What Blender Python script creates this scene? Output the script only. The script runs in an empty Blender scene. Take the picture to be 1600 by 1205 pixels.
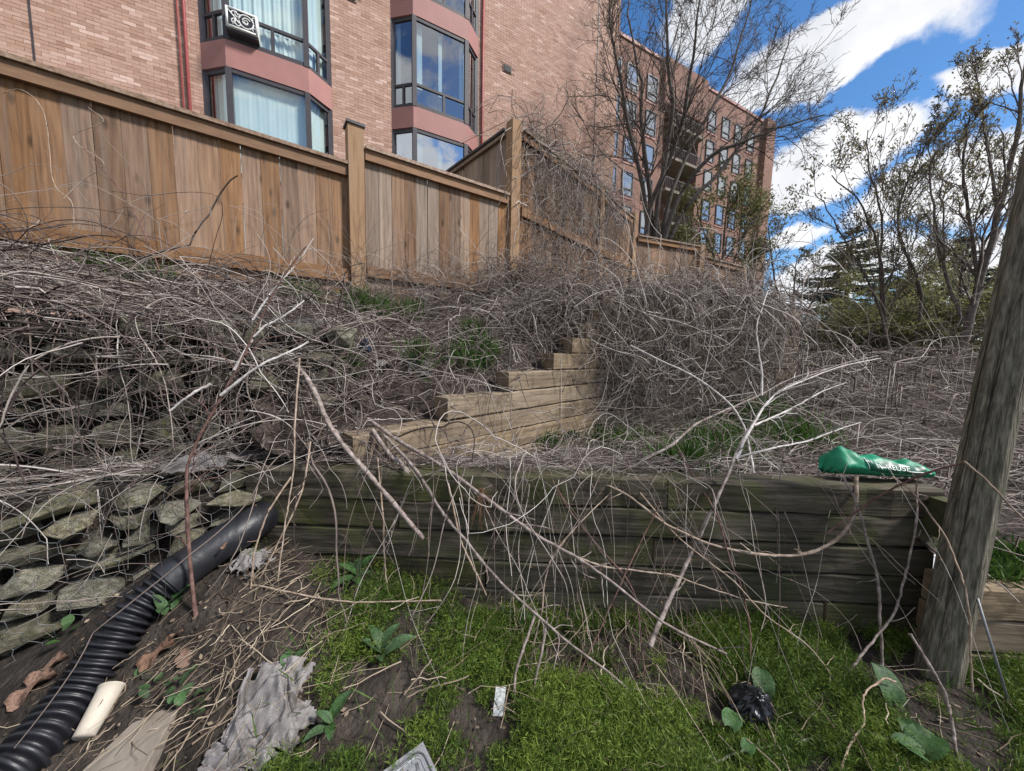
import bpy, math, random
import numpy as np
from mathutils import Matrix, Vector, noise as mnoise
rng = np.random.default_rng(7); random.seed(7)
C = bpy.context.scene.collection; SC = bpy.context.scene
V = lambda *a: np.array(a, float)
def nz(v): v = np.asarray(v, float); return v/np.maximum(np.linalg.norm(v, axis=-1, keepdims=True), 1e-9)

# ------------------------------------------------------------------ camera
FPX = 540.; PIT = math.radians(5.5); ROL = math.radians(1.2); CAM = V(0, 0, 1.5)
cF = V(0, math.cos(PIT), -math.sin(PIT)); u0 = V(0, math.sin(PIT), math.cos(PIT)); r0 = V(1, 0, 0)
cR = math.cos(ROL)*r0+math.sin(ROL)*u0; cU = -math.sin(ROL)*r0+math.cos(ROL)*u0
def at(x, y, Y):                       # the place seen at photo pixel (x, y), Y metres ahead
    d = cF+(x-800)/FPX*cR+(602.5-y)/FPX*cU
    return CAM+d*Y/d[1]
def atz(x, y, z):
    d = cF+(x-800)/FPX*cR+(602.5-y)/FPX*cU
    return CAM+d*(z-1.5)/d[2]
def pr(P):
    d = np.asarray(P, float)-CAM; q = d@cF
    return 800+FPX*(d@cR)/q, 602.5-FPX*(d@cU)/q
cd = bpy.data.cameras.new('camera'); cam = bpy.data.objects.new('camera', cd); C.objects.link(cam)
cd.sensor_width = 36; cd.lens = FPX/1600*36; cd.clip_end = 2000; cd.clip_start = .02
cam.matrix_world = Matrix(((cR[0], cU[0], -cF[0], 0), (cR[1], cU[1], -cF[1], 0), (cR[2], cU[2], -cF[2], 1.5), (0, 0, 0, 1)))
SC.camera = cam

# ------------------------------------------------------------------ sky, sun, exposure
SUN_AZ, SUN_EL = math.radians(105), math.radians(46)
W = bpy.data.worlds.new('World'); SC.world = W; W.use_nodes = True
nt = W.node_tree; N = nt.nodes; L = nt.links
for n in list(N): N.remove(n)
out = N.new('ShaderNodeOutputWorld'); bg = N.new('ShaderNodeBackground'); bg.inputs[1].default_value = .105
sky = N.new('ShaderNodeTexSky'); sky.sky_type = 'NISHITA'; sky.sun_disc = False
sky.sun_elevation = SUN_EL; sky.sun_rotation = SUN_AZ; sky.altitude = 300; sky.air_density = 1.0; sky.dust_density = .4; sky.ozone_density = 3.2
tc = N.new('ShaderNodeTexCoord')
def vm(op, a, b=None):
    n = N.new('ShaderNodeVectorMath'); n.operation = op
    for i, x in enumerate((a, b)):
        if x is None: continue
        if hasattr(x, 'is_linked') or hasattr(x, 'links'): L.new(x, n.inputs[i])
        else: n.inputs[i].default_value = tuple(x)
    return n.outputs['Value'] if op in ('DOT_PRODUCT', 'LENGTH') else n.outputs[0]
def sm(op, a, b=None, cl=False):
    n = N.new('ShaderNodeMath'); n.operation = op; n.use_clamp = cl
    for i, x in enumerate((a, b)):
        if x is None: continue
        if hasattr(x, 'links'): L.new(x, n.inputs[i])
        else: n.inputs[i].default_value = x
    return n.outputs[0]
def noise(vec, sc, det=6, rough=.55):
    n = N.new('ShaderNodeTexNoise'); n.inputs['Scale'].default_value = sc; n.inputs['Detail'].default_value = det; n.inputs['Roughness'].default_value = rough
    L.new(vec, n.inputs['Vector']); return n
d0 = tc.outputs['Generated']
warp = vm('SCALE', vm('SUBTRACT', noise(d0, 5., 7).outputs['Color'], (.5, .5, .5))); warp.node.inputs['Scale'].default_value = .20
dw = vm('ADD', d0, warp)
def dirpx(x, y): return nz(cF+(x-800)/FPX*cR+(602.5-y)/FPX*cU)
total = None
# each cloud bank: two ends of its axis and its half width (photo pixels), strength
for (xa, ya, xb, yb, w, s) in ((1140, 160, 1520, -20, 62, 1.3), (1200, 285, 1390, 225, 55, 1.25), (1500, 130, 1760, 30, 55, 1.2), (1030, 60, 1150, -20, 60, 1.0),
        (1190, 370, 1330, 350, 22, .8), (1210, 470, 1420, 400, 55, 1.15), (1380, 330, 1640, 250, 60, 1.05), (1420, 420, 1700, 380, 60, 1.1), (1420, 190, 1480, 180, 14, .5)):
    a, b = dirpx(xa, ya), dirpx(xb, yb); c = nz(a+b); ax = nz(b-a); up = nz(np.cross(c, ax))
    half = max(.02, float(np.linalg.norm(b-a))/2); wid = w/FPX*c@cF
    rel = vm('SUBTRACT', dw, c)
    e1 = sm('DIVIDE', vm('DOT_PRODUCT', rel, ax), half+wid*.6); e2 = sm('DIVIDE', vm('DOT_PRODUCT', rel, up), wid)
    e3 = sm('ADD', sm('MULTIPLY', e1, e1), sm('MULTIPLY', e2, e2))
    g = sm('MULTIPLY', sm('SUBTRACT', 1.25, e3, True), s)
    total = g if total is None else sm('MAXIMUM', total, g)
# loose clouds over the rest of the sky, out of the frame
far = noise(vm('MULTIPLY', dw, (1, 1, 2.2)), 2.3, 8, .6).outputs['Fac']
front = vm('DOT_PRODUCT', d0, nz(dirpx(1330, 240)))
gen = sm('MULTIPLY', sm('SUBTRACT', far, .40, True), 6.5)
gen = sm('MULTIPLY', gen, sm('MULTIPLY', sm('SUBTRACT', .93, front, True), 6, True))
fine = sm('MULTIPLY', sm('SUBTRACT', noise(dw, 14, 8, .62).outputs['Fac'], .5), 1.0)
cov = sm('ADD', sm('MAXIMUM', total, gen), fine)
cr = N.new('ShaderNodeMapRange'); cr.interpolation_type = 'SMOOTHSTEP'; cr.inputs['From Min'].default_value = .28; cr.inputs['From Max'].default_value = .85
L.new(cov, cr.inputs['Value'])
shade = N.new('ShaderNodeMapRange'); shade.inputs['From Min'].default_value = .3; shade.inputs['From Max'].default_value = .72
L.new(noise(dw, 5, 6).outputs['Fac'], shade.inputs['Value'])
cc = N.new('ShaderNodeMix'); cc.data_type = 'RGBA'; cc.inputs['A'].default_value = (4.3, 4.5, 4.9, 1); cc.inputs['B'].default_value = (6.8, 6.8, 6.9, 1)
L.new(shade.outputs[0], cc.inputs['Factor'])
mx = N.new('ShaderNodeMix'); mx.data_type = 'RGBA'
L.new(cr.outputs[0], mx.inputs['Factor']); hsv = N.new('ShaderNodeHueSaturation'); hsv.inputs['Saturation'].default_value = 1.22; L.new(sky.outputs[0], hsv.inputs['Color']); L.new(hsv.outputs[0], mx.inputs['A']); L.new(cc.outputs['Result'], mx.inputs['B'])
L.new(mx.outputs['Result'], bg.inputs[0]); L.new(bg.outputs[0], out.inputs[0])
sd = bpy.data.lights.new('sun', 'SUN'); sun = bpy.data.objects.new('sun', sd); C.objects.link(sun)
sd.energy = 4.0; sd.angle = math.radians(9); sd.color = (1, .965, .92)
sdir = Vector((math.sin(SUN_AZ)*math.cos(SUN_EL), math.cos(SUN_AZ)*math.cos(SUN_EL), math.sin(SUN_EL)))
sun.rotation_euler = sdir.to_track_quat('Z', 'Y').to_euler(); sun.location = (20, -5, 30)
SC.view_settings.view_transform = 'Standard'; SC.view_settings.look = 'None'; SC.view_settings.gamma = 1; SC.view_settings.use_curve_mapping = False
SC.view_settings.exposure = 0.68
SC.render.engine = 'CYCLES'; SC.cycles.max_bounces = 6; SC.cycles.transparent_max_bounces = 8

# ------------------------------------------------------------------ materials
def mat(name, cols, scale=5, stretch=(1, 1, 1), rough=.85, bump=.3, bscale=30, rand=.25, attr=False, spec=.3, metal=0., trans=0., dist=.01, patch=None, ramp=(.3, .7), nvar=.5):
    m = bpy.data.materials.new(name); m.use_nodes = True; t = m.node_tree; n = t.nodes; l = t.links
    b = n['Principled BSDF']; b.inputs['Roughness'].default_value = rough; b.inputs['Specular IOR Level'].default_value = spec; b.inputs['Metallic'].default_value = metal
    tc = n.new('ShaderNodeTexCoord'); oi = n.new('ShaderNodeObjectInfo')
    off = n.new('ShaderNodeVectorMath'); off.operation = 'SCALE'; off.inputs[0].default_value = (31, 17, 23); l.new(oi.outputs['Random'], off.inputs['Scale'])
    ad = n.new('ShaderNodeVectorMath'); l.new(tc.outputs['Object'], ad.inputs[0]); l.new(off.outputs[0], ad.inputs[1])
    mp = n.new('ShaderNodeMapping'); mp.inputs['Scale'].default_value = stretch; l.new(ad.outputs[0], mp.inputs[0])
    ns = n.new('ShaderNodeTexNoise'); ns.inputs['Scale'].default_value = scale; ns.inputs['Detail'].default_value = 8; ns.inputs['Roughness'].default_value = .62; l.new(mp.outputs[0], ns.inputs['Vector'])
    rp = n.new('ShaderNodeValToRGB'); el = rp.color_ramp.elements
    lo, hi = (0., 1.) if attr else ramp
    for i, c in enumerate(cols):
        p = lo+(hi-lo)*i/max(1, len(cols)-1)
        e = el[i] if i < 2 else el.new(p)
        e.position = p; e.color = (*c, 1)
    if attr:
        a = n.new('ShaderNodeAttribute'); a.attribute_name = 'var'
        s = n.new('ShaderNodeMath'); s.operation = 'MULTIPLY_ADD'; l.new(ns.outputs['Fac'], s.inputs[0]); s.inputs[1].default_value = nvar; s.inputs[2].default_value = -nvar/2
        s2 = n.new('ShaderNodeMath'); l.new(s.outputs[0], s2.inputs[0]); l.new(a.outputs['Fac'], s2.inputs[1]); l.new(s2.outputs[0], rp.inputs[0])
    else: l.new(ns.outputs['Fac'], rp.inputs[0])
    col = rp.outputs[0]
    if patch:                                    # moss, lichen, stain: own shape over the base colour
        pc, ps, pt = patch[:3]
        pn = n.new('ShaderNodeTexNoise'); pn.inputs['Scale'].default_value = ps; pn.inputs['Detail'].default_value = 7; pn.inputs['Roughness'].default_value = .65
        l.new(ad.outputs[0], pn.inputs['Vector'])
        mr = n.new('ShaderNodeMapRange'); mr.inputs['From Min'].default_value = pt; mr.inputs['From Max'].default_value = pt+.14; mr.inputs['To Max'].default_value = .85; l.new(pn.outputs['Fac'], mr.inputs['Value'])
        mi = n.new('ShaderNodeMix'); mi.data_type = 'RGBA'; mi.inputs['B'].default_value = (*pc, 1); l.new(mr.outputs[0], mi.inputs['Factor']); l.new(col, mi.inputs['A']); col = mi.outputs['Result']
    if rand:
        hs = n.new('ShaderNodeHueSaturation'); l.new(col, hs.inputs['Color'])
        k = n.new('ShaderNodeMath'); k.operation = 'MULTIPLY_ADD'; l.new(oi.outputs['Random'], k.inputs[0]); k.inputs[1].default_value = 2*rand; k.inputs[2].default_value = 1-rand; l.new(k.outputs[0], hs.inputs['Value'])
        wn = n.new('ShaderNodeTexWhiteNoise'); wn.noise_dimensions = '1D'; l.new(oi.outputs['Random'], wn.inputs['W'])
        k2 = n.new('ShaderNodeMath'); k2.operation = 'MULTIPLY_ADD'; l.new(wn.outputs['Value'], k2.inputs[0]); k2.inputs[1].default_value = -1.3*rand; k2.inputs[2].default_value = 1+.4*rand; l.new(k2.outputs[0], hs.inputs['Saturation'])
        col = hs.outputs[0]
    l.new(col, b.inputs['Base Color'])
    if bump:
        bn = n.new('ShaderNodeTexNoise'); bn.inputs['Scale'].default_value = bscale; bn.inputs['Detail'].default_value = 6; l.new(mp.outputs[0], bn.inputs['Vector'])
        bu = n.new('ShaderNodeBump'); bu.inputs['Strength'].default_value = bump; bu.inputs['Distance'].default_value = dist; l.new(bn.outputs['Fac'], bu.inputs['Height']); l.new(bu.outputs[0], b.inputs['Normal'])
    if trans:
        tr = n.new('ShaderNodeBsdfTranslucent'); l.new(col, tr.inputs[0]); ms = n.new('ShaderNodeMixShader'); ms.inputs[0].default_value = trans
        l.new(b.outputs[0], ms.inputs[1]); l.new(tr.outputs[0], ms.inputs[2]); l.new(ms.outputs[0], n['Material Output'].inputs[0])
    return m
def board_mat(name, cols, rand):                  # sawn boards: long grain, knots
    m = mat(name, cols, 3, (13, 13, .7), .8, .35, 8, rand, dist=.004)
    t = m.node_tree; n = t.nodes; l = t.links; b = n['Principled BSDF']
    ad = [x for x in n if x.type == 'VECT_MATH' and x.operation == 'ADD'][0]
    mp = n.new('ShaderNodeMapping'); mp.inputs['Scale'].default_value = (9, 9, 3.6); l.new(ad.outputs[0], mp.inputs[0])
    vo = n.new('ShaderNodeTexVoronoi'); vo.inputs['Scale'].default_value = 1; vo.inputs['Randomness'].default_value = 1; l.new(mp.outputs[0], vo.inputs['Vector'])
    r = n.new('ShaderNodeMapRange'); r.inputs['From Min'].default_value = .07; r.inputs['From Max'].default_value = .22; r.inputs['To Min'].default_value = .22; r.inputs['To Max'].default_value = 1; l.new(vo.outputs['Distance'], r.inputs['Value'])
    src = b.inputs['Base Color'].links[0].from_socket
    mu = n.new('ShaderNodeMix'); mu.data_type = 'RGBA'; mu.blend_type = 'MULTIPLY'; mu.inputs['Factor'].default_value = .85; l.new(src, mu.inputs['A']); l.new(r.outputs[0], mu.inputs['B'])
    # grey weathering streaks
    n2 = n.new('ShaderNodeTexNoise'); n2.inputs['Scale'].default_value = 1.; n2.inputs['Detail'].default_value = 4
    m2 = n.new('ShaderNodeMapping'); m2.inputs['Scale'].default_value = (22, 22, .9); l.new(ad.outputs[0], m2.inputs[0]); l.new(m2.outputs[0], n2.inputs['Vector'])
    r2 = n.new('ShaderNodeMapRange'); r2.inputs['From Min'].default_value = .5; r2.inputs['From Max'].default_value = .72; r2.inputs['To Max'].default_value = .55; l.new(n2.outputs['Fac'], r2.inputs['Value'])
    m3 = n.new('ShaderNodeMix'); m3.data_type = 'RGBA'; m3.inputs['B'].default_value = (.19, .145, .115, 1); l.new(r2.outputs[0], m3.inputs['Factor']); l.new(mu.outputs['Result'], m3.inputs['A'])
    l.new(m3.outputs['Result'], b.inputs['Base Color'])
    return m
MT = {}
MT['board'] = board_mat('cedar_boards', [(.105, .055, .028), (.195, .105, .053), (.265, .155, .084)], .30)
MT['board_grey'] = board_mat('greyed_boards', [(.15, .10, .07), (.25, .18, .13), (.33, .25, .19)], .25)
MT['rail'] = mat('cedar_rails', [(.15, .078, .038), (.24, .13, .065)], 3, (2, 2, 9), .8, .25, 8, .15, dist=.004)
MT['post'] = mat('cedar_posts', [(.18, .10, .05), (.28, .165, .085), (.25, .165, .10)], 3, (9, 9, .8), .8, .3, 8, .12, dist=.004)
MT['cap'] = mat('weathered_cap', [(.13, .085, .06), (.25, .17, .12), (.34, .27, .22)], 3, (2, 9, 9), .85, .3, 8, .15, dist=.004)
MT['blackmetal'] = mat('black_metal', [(.012, .012, .016), (.02, .02, .025)], 8, rough=.4, bump=.05, rand=0, spec=.5)
MT['dark_tie'] = mat('dark_mossy_timber', [(.018, .0145, .010), (.062, .051, .035), (.12, .098, .07)], 2.2, (1.2, 14, 14), .85, .6, 3, .28, dist=.012, patch=((.055, .060, .017), 3.2, .47))
MT['tie'] = mat('tan_timber', [(.11, .075, .045), (.205, .15, .092), (.27, .205, .135)], 2.0, (1.4, 15, 15), .85, .7, 3, .18, dist=.008, patch=((.085, .062, .04), 4., .54), ramp=(.32, .68))
MT['grey_tie'] = mat('greyed_timber', [(.10, .072, .052), (.185, .142, .10), (.25, .195, .145)], 2.2, (1.2, 13, 13), .85, .5, 3, .2, dist=.008, patch=((.12, .09, .06), 3., .58))
MT['endgrain'] = mat('timber_end', [(.12, .085, .055), (.23, .17, .11)], 14, rough=.9, bump=.5, rand=.1)
MT['pole'] = mat('weathered_pole', [(.05, .044, .034), (.135, .12, .092), (.25, .225, .175)], 2.6, (40, 40, 1.0), .85, 1., 4, 0, dist=.012, patch=((.075, .08, .042), 3.5, .56), ramp=(.34, .66))
MT['stone'] = mat('rough_limestone', [(.085, .076, .052), (.175, .16, .112), (.29, .265, .195)], 7, (1, 1, 1.3), .95, .9, 30, .34, dist=.02, patch=((.10, .105, .035), 5, .53))
MT['wire'] = mat('galvanised_wire', [(.13, .135, .14), (.24, .25, .255)], 20, rough=.5, bump=0, rand=0, metal=.4)
MT['pipe'] = mat('black_plastic', [(.009, .009, .012), (.02, .021, .026)], 6, rough=.46, bump=.25, rand=0, spec=.45, patch=((.04, .035, .028), 5, .58))
MT['soil'] = mat('soil', [(.012, .009, .007), (.032, .025, .02), (.065, .052, .042)], 9, rough=.95, bump=1, bscale=45, rand=0, dist=.03)
MT['litter'] = mat('leaf_litter_ground', [(.015, .010, .009), (.042, .031, .026), (.09, .07, .057)], 12, rough=.95, bump=1, bscale=40, rand=0, dist=.04)
MT['far'] = mat('rough_grass_ground', [(.04, .05, .02), (.09, .085, .045), (.13, .11, .07)], .6, rough=.95, bump=.5, rand=0)
MT['vine'] = mat('dry_vines', [(.030, .020, .020), (.082, .060, .053), (.175, .140, .122), (.31, .268, .238), (.47, .43, .40)], 14, rough=.8, bump=.3, bscale=60, rand=0, attr=True)
MT['straw'] = mat('dry_straw', [(.06, .042, .03), (.16, .12, .085), (.30, .24, .175), (.44, .37, .28)], 14, rough=.8, bump=0, rand=0, attr=True)
MT['bark'] = mat('grey_bark', [(.075, .058, .05), (.20, .16, .142), (.36, .31, .29)], 30, rough=.85, bump=.8, bscale=70, rand=.1, dist=.006)
MT['pale'] = mat('pale_dead_wood', [(.26, .23, .215), (.46, .425, .40), (.62, .585, .56)], 26, rough=.8, bump=.5, bscale=60, rand=.12, dist=.004)
MT['redtwig'] = mat('red_brown_twig', [(.045, .022, .018), (.12, .062, .05), (.19, .11, .09)], 30, rough=.75, bump=.5, bscale=60, rand=.1, dist=.004)
MT['tan'] = mat('tan_vine_stem', [(.14, .095, .065), (.29, .215, .16), (.42, .34, .27)], 30, rough=.8, bump=.5, bscale=60, rand=.15, dist=.004)
MT['treebark'] = mat('dark_tree_bark', [(.045, .036, .031), (.095, .078, .068), (.15, .128, .113)], 12, rough=.9, bump=.8, rand=.1)
MT['bud'] = mat('olive_bud_leaves', [(.11, .095, .045), (.18, .155, .075), (.26, .225, .12)], 6, rough=.7, bump=0, rand=.1, attr=True, trans=.45)
MT['olive'] = mat('olive_leaves', [(.13, .135, .045), (.22, .22, .085), (.32, .31, .14)], 6, rough=.7, bump=0, rand=.15, attr=True, trans=.45)
MT['palegreen'] = mat('pale_new_leaves', [(.09, .10, .03), (.17, .175, .065), (.25, .24, .11)], 6, rough=.7, bump=0, rand=0, attr=True, trans=.3)
MT['spruce'] = mat('spruce_needles', [(.035, .055, .04), (.065, .095, .07), (.105, .14, .10)], 6, rough=.7, bump=0, rand=.1, attr=True)
MT['grass'] = mat('grass_blades', [(.022, .05, .010), (.05, .105, .018), (.10, .16, .035)], 8, rough=.6, bump=0, rand=0, attr=True, trans=.3)
MT['cover'] = mat('feathery_ground_cover', [(.026, .055, .007), (.085, .142, .018), (.185, .25, .042)], 8, rough=.6, bump=0, rand=0, attr=True, trans=.3)
MT['broad'] = mat('broad_leaf', [(.022, .055, .018), (.05, .105, .035), (.085, .15, .06)], 12, rough=.5, bump=.3, bscale=30, rand=.2, trans=.25)
MT['deadleaf'] = mat('dead_brown_leaf', [(.12, .065, .04), (.22, .125, .085), (.30, .19, .13)], 18, rough=.8, bump=.4, bscale=40, rand=.2, trans=.15)
MT['frame'] = mat('dark_window_frame', [(.040, .036, .042), (.055, .05, .056)], 8, rough=.5, bump=0, rand=0)
MT['spandrel'] = mat('dusty_red_panel', [(.29, .14, .125), (.34, .165, .145)], 3, rough=.6, bump=.04, rand=0)
MT['mortar'] = mat('mortar', [(.22, .14, .115), (.29, .195, .16)], 14, rough=.9, bump=.3, rand=0)
MT['brick'] = mat('rough_pink_brick', [(.26, .13, .105), (.40, .225, .185), (.60, .42, .36)], 9, (1, 1, 2), rough=.85, bump=.9, bscale=28, rand=.2, dist=.02, ramp=(.33, .7))
MT['brickstuff'] = mat('rough_pink_brick_far', [(.28, .16, .115), (.365, .225, .17), (.425, .275, .215), (.56, .405, .34)], 9, (1, 1, 2.6), rough=.85, bump=.35, bscale=45, rand=0, attr=True, dist=.006, nvar=.45)
MT['redpipe'] = mat('red_pipe', [(.26, .05, .05), (.34, .08, .075)], 6, rough=.5, bump=0, rand=0)
MT['white'] = mat('white_plastic', [(.62, .62, .60), (.74, .74, .72)], 6, rough=.5, bump=0, rand=0)
MT['curtain'] = mat('pale_curtain', [(.50, .56, .55), (.62, .67, .66)], 2, (3, 3, .3), rough=.9, bump=0, rand=.06)
MT['room'] = mat('dim_room', [(.30, .34, .36), (.40, .44, .46)], 1, rough=.9, bump=0, rand=.1)
MT['concrete'] = mat('flagstone', [(.16, .135, .11), (.23, .20, .165)], 9, rough=.9, bump=.5, rand=0)
MT['foam'] = mat('stained_foam', [(.34, .29, .22), (.50, .455, .39)], 7, rough=.6, bump=.15, rand=0, patch=((.22, .17, .08), 9, .54))
MT['plastic'] = mat('dirty_white_plastic', [(.10, .088, .083), (.235, .215, .21), (.37, .345, .345)], 6, rough=.5, bump=.4, bscale=20, rand=0, spec=.35, trans=.3, patch=((.10, .082, .065), 9, .54))
MT['blackbag'] = mat('black_bag_plastic', [(.006, .006, .009), (.016, .016, .022)], 8, rough=.3, bump=.6, bscale=30, rand=0, spec=.6, dist=.01)
MT['bluescrap'] = mat('blue_grey_plastic', [(.03, .045, .085), (.08, .11, .17)], 8, rough=.35, bump=.3, rand=0, spec=.5)
MT['greenbag'] = mat('green_bag_plastic', [(.0, .13, .062), (.004, .21, .105), (.02, .29, .16)], 5, rough=.5, bump=.25, bscale=14, rand=0, spec=.4, dist=.01)
MT['foil'] = mat('silver_foil', [(.45, .46, .48), (.66, .67, .69)], 10, rough=.3, bump=.25, bscale=24, rand=0, metal=.75)
MT['foildark'] = mat('dark_print', [(.05, .055, .06), (.11, .115, .12)], 30, rough=.5, bump=0, rand=0)
MT['card'] = mat('mottled_white_card', [(.16, .17, .18), (.55, .56, .55), (.72, .72, .70)], 55, rough=.6, bump=0, rand=0)
MT['needle'] = mat('rusty_needles', [(.11, .055, .03), (.20, .11, .06)], 10, rough=.8, bump=0, rand=0, attr=True)
MT['print'] = mat('white_print', [(.6, .66, .62), (.78, .82, .78)], 20, rough=.5, bump=0, rand=0)
MT['darkgreen'] = mat('dark_green_print', [(.002, .05, .03), (.004, .08, .045)], 9, rough=.4, bump=0, rand=0)
def glass(name, tint, refl):
    m = bpy.data.materials.new(name); m.use_nodes = True; t = m.node_tree; n = t.nodes; l = t.links
    for x in list(n):
        if x.type == 'BSDF_PRINCIPLED': n.remove(x)
    g = n.new('ShaderNodeBsdfGlossy'); g.inputs['Roughness'].default_value = .015; g.inputs['Color'].default_value = (.9, .95, 1, 1)
    tr = n.new('ShaderNodeBsdfTransparent'); tr.inputs[0].default_value = (*tint, 1)
    lw = n.new('ShaderNodeLayerWeight'); lw.inputs[0].default_value = .5; fr = n.new('ShaderNodeMath'); fr.operation = 'POWER'; fr.inputs[1].default_value = 4; l.new(lw.outputs['Facing'], fr.inputs[0])
    mt = n.new('ShaderNodeMath'); mt.operation = 'ADD'; mt.inputs[1].default_value = refl; mt.use_clamp = True; l.new(fr.outputs[0], mt.inputs[0])
    ms = n.new('ShaderNodeMixShader'); l.new(mt.outputs[0], ms.inputs[0]); l.new(tr.outputs[0], ms.inputs[1]); l.new(g.outputs[0], ms.inputs[2]); l.new(ms.outputs[0], n['Material Output'].inputs[0])
    return m
MT['glass'] = glass('window_glass', (.90, .97, .96), .17)
MT['glass_mirror'] = glass('mirror_window_glass', (.6, .7, .72), .55)
MT['glass_grey'] = glass('grey_window_glass', (.78, .87, .90), .30)
# far building wall: bricks too small to pick apart
def far_brick():
    m = mat('far_brick_wall', [(.18, .098, .075), (.245, .14, .11)], .8, rough=.9, bump=.2, rand=0)
    t = m.node_tree; n = t.nodes; l = t.links; b = n['Principled BSDF']
    tx = n.new('ShaderNodeTexCoord'); mp = n.new('ShaderNodeMapping'); mp.inputs['Rotation'].default_value = (math.radians(90), 0, 0)
    br = n.new('ShaderNodeTexBrick'); br.inputs['Scale'].default_value = 1; br.inputs['Brick Width'].default_value = .24; br.inputs['Row Height'].default_value = .08; br.inputs['Mortar Size'].default_value = .012
    br.inputs['Color1'].default_value = (.8, .8, .8, 1); br.inputs['Color2'].default_value = (1.1, 1.05, 1, 1); br.inputs['Mortar'].default_value = (1.15, 1.2, 1.25, 1)
    l.new(tx.outputs['Object'], mp.inputs[0]); l.new(mp.outputs[0], br.inputs['Vector'])
    s = b.inputs['Base Color'].links[0].from_socket; mu = n.new('ShaderNodeMix'); mu.data_type = 'RGBA'; mu.blend_type = 'MULTIPLY'; mu.inputs['Factor'].default_value = 1
    l.new(s, mu.inputs['A']); l.new(br.outputs['Color'], mu.inputs['B']); l.new(mu.outputs['Result'], b.inputs['Base Color'])
    return m
MT['farbrick'] = far_brick()

# ------------------------------------------------------------------ mesh helpers
def link(name, me, m=None, parent=None, loc=None, rot=None, smooth=False):
    o = bpy.data.objects.new(name, me); C.objects.link(o)
    if m is not None and not me.materials:
        for x in (m if isinstance(m, (list, tuple)) else [m]): me.materials.append(MT[x] if isinstance(x, str) else x)
    if smooth: me.shade_smooth()
    if loc is not None: o.location = loc
    if rot is not None: o.rotation_euler = rot
    if parent is not None:
        o.parent = parent
        o.matrix_parent_inverse = PINV.get(parent.name, Matrix())
    return o
PINV = {}
def thing(name, label, cat, loc=(0, 0, 0), group=None):
    o = bpy.data.objects.new(name, None); C.objects.link(o); o.location = loc; o.empty_display_size = .1
    o['label'] = label; o['category'] = cat
    if group: o['group'] = group
    PINV[o.name] = Matrix.Translation(-Vector(loc))
    return o
def tag(o, label, cat, group=None, kind=None):
    o['label'] = label; o['category'] = cat
    if group: o['group'] = group
    if kind: o['kind'] = kind
    return o
def stuff(o, label=None, cat=None):
    o['kind'] = 'stuff'
    if label: o['label'] = label; o['category'] = cat
    return o
class MB:
    def __init__(s): s.v = []; s.f = []; s.mi = []
    def box(s, c, ax, h, jit=0, mi=0):
        b = len(s.v); c = np.asarray(c, float)
        for i in (-1, 1):
            for j in (-1, 1):
                for k in (-1, 1):
                    p = c+ax[0]*h[0]*i+ax[1]*h[1]*j+ax[2]*h[2]*k
                    if jit: p = p+rng.uniform(-jit, jit, 3)
                    s.v.append(tuple(p))
        for q in ((0, 1, 3, 2), (4, 6, 7, 5), (0, 4, 5, 1), (2, 3, 7, 6), (0, 2, 6, 4), (1, 5, 7, 3)):
            s.f.append(tuple(b+x for x in q)); s.mi.append(mi)
        return s
    def quad(s, *p, mi=0):
        b = len(s.v); s.v += [tuple(x) for x in p]; s.f.append(tuple(range(b, b+len(p)))); s.mi.append(mi); return s
    def tube(s, P, r, n=8, cap=True, mi=0):
        P = np.asarray(P, float); r = np.broadcast_to(np.asarray(r, float), (len(P),))
        T = nz(np.gradient(P, axis=0)); ref = V(0, 0, 1) if abs(T[:, 2]).mean() < .8 else V(1, 0, 0)
        A = nz(np.cross(T, ref)); B = np.cross(T, A); b = len(s.v)
        for i in range(len(P)):
            for k in range(n):
                a = 2*math.pi*k/n; s.v.append(tuple(P[i]+r[i]*(math.cos(a)*A[i]+math.sin(a)*B[i])))
        for i in range(len(P)-1):
            for k in range(n):
                k2 = (k+1) % n; s.f.append((b+i*n+k, b+i*n+k2, b+(i+1)*n+k2, b+(i+1)*n+k)); s.mi.append(mi)
        if cap:
            s.f.append(tuple(b+k for k in range(n))[::-1]); s.mi.append(mi); s.f.append(tuple(b+(len(P)-1)*n+k for k in range(n))); s.mi.append(mi)
        return s
    def mesh(s, name='mesh'):
        me = bpy.data.meshes.new(name); me.from_pydata(s.v, [], s.f)
        if any(s.mi): me.polygons.foreach_set('material_index', s.mi)
        me.update(); return me
    def build(s, name, m, parent=None, smooth=False, loc=None, rot=None): return link(name, s.mesh(name), m, parent, loc, rot, smooth)
EX = (V(1, 0, 0), V(0, 1, 0), V(0, 0, 1))
def np_mesh(name, v, quads, var=None, tri=False, smooth=False):
    me = bpy.data.meshes.new(name); k = 3 if tri else 4
    v = np.ascontiguousarray(v.reshape(-1, 3), np.float32); q = np.ascontiguousarray(quads.reshape(-1, k), np.int32)
    me.vertices.add(len(v)); me.vertices.foreach_set('co', v.ravel())
    me.loops.add(q.size); me.loops.foreach_set('vertex_index', q.ravel())
    me.polygons.add(len(q)); me.polygons.foreach_set('loop_start', np.arange(0, q.size, k, dtype=np.int32))
    if var is not None:
        a = me.attributes.new('var', 'FLOAT', 'POINT'); a.data.foreach_set('value', np.ascontiguousarray(var, np.float32).ravel())
    me.update(calc_edges=True)
    if smooth: me.shade_smooth()
    else: me.shade_flat()
    return me
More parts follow.
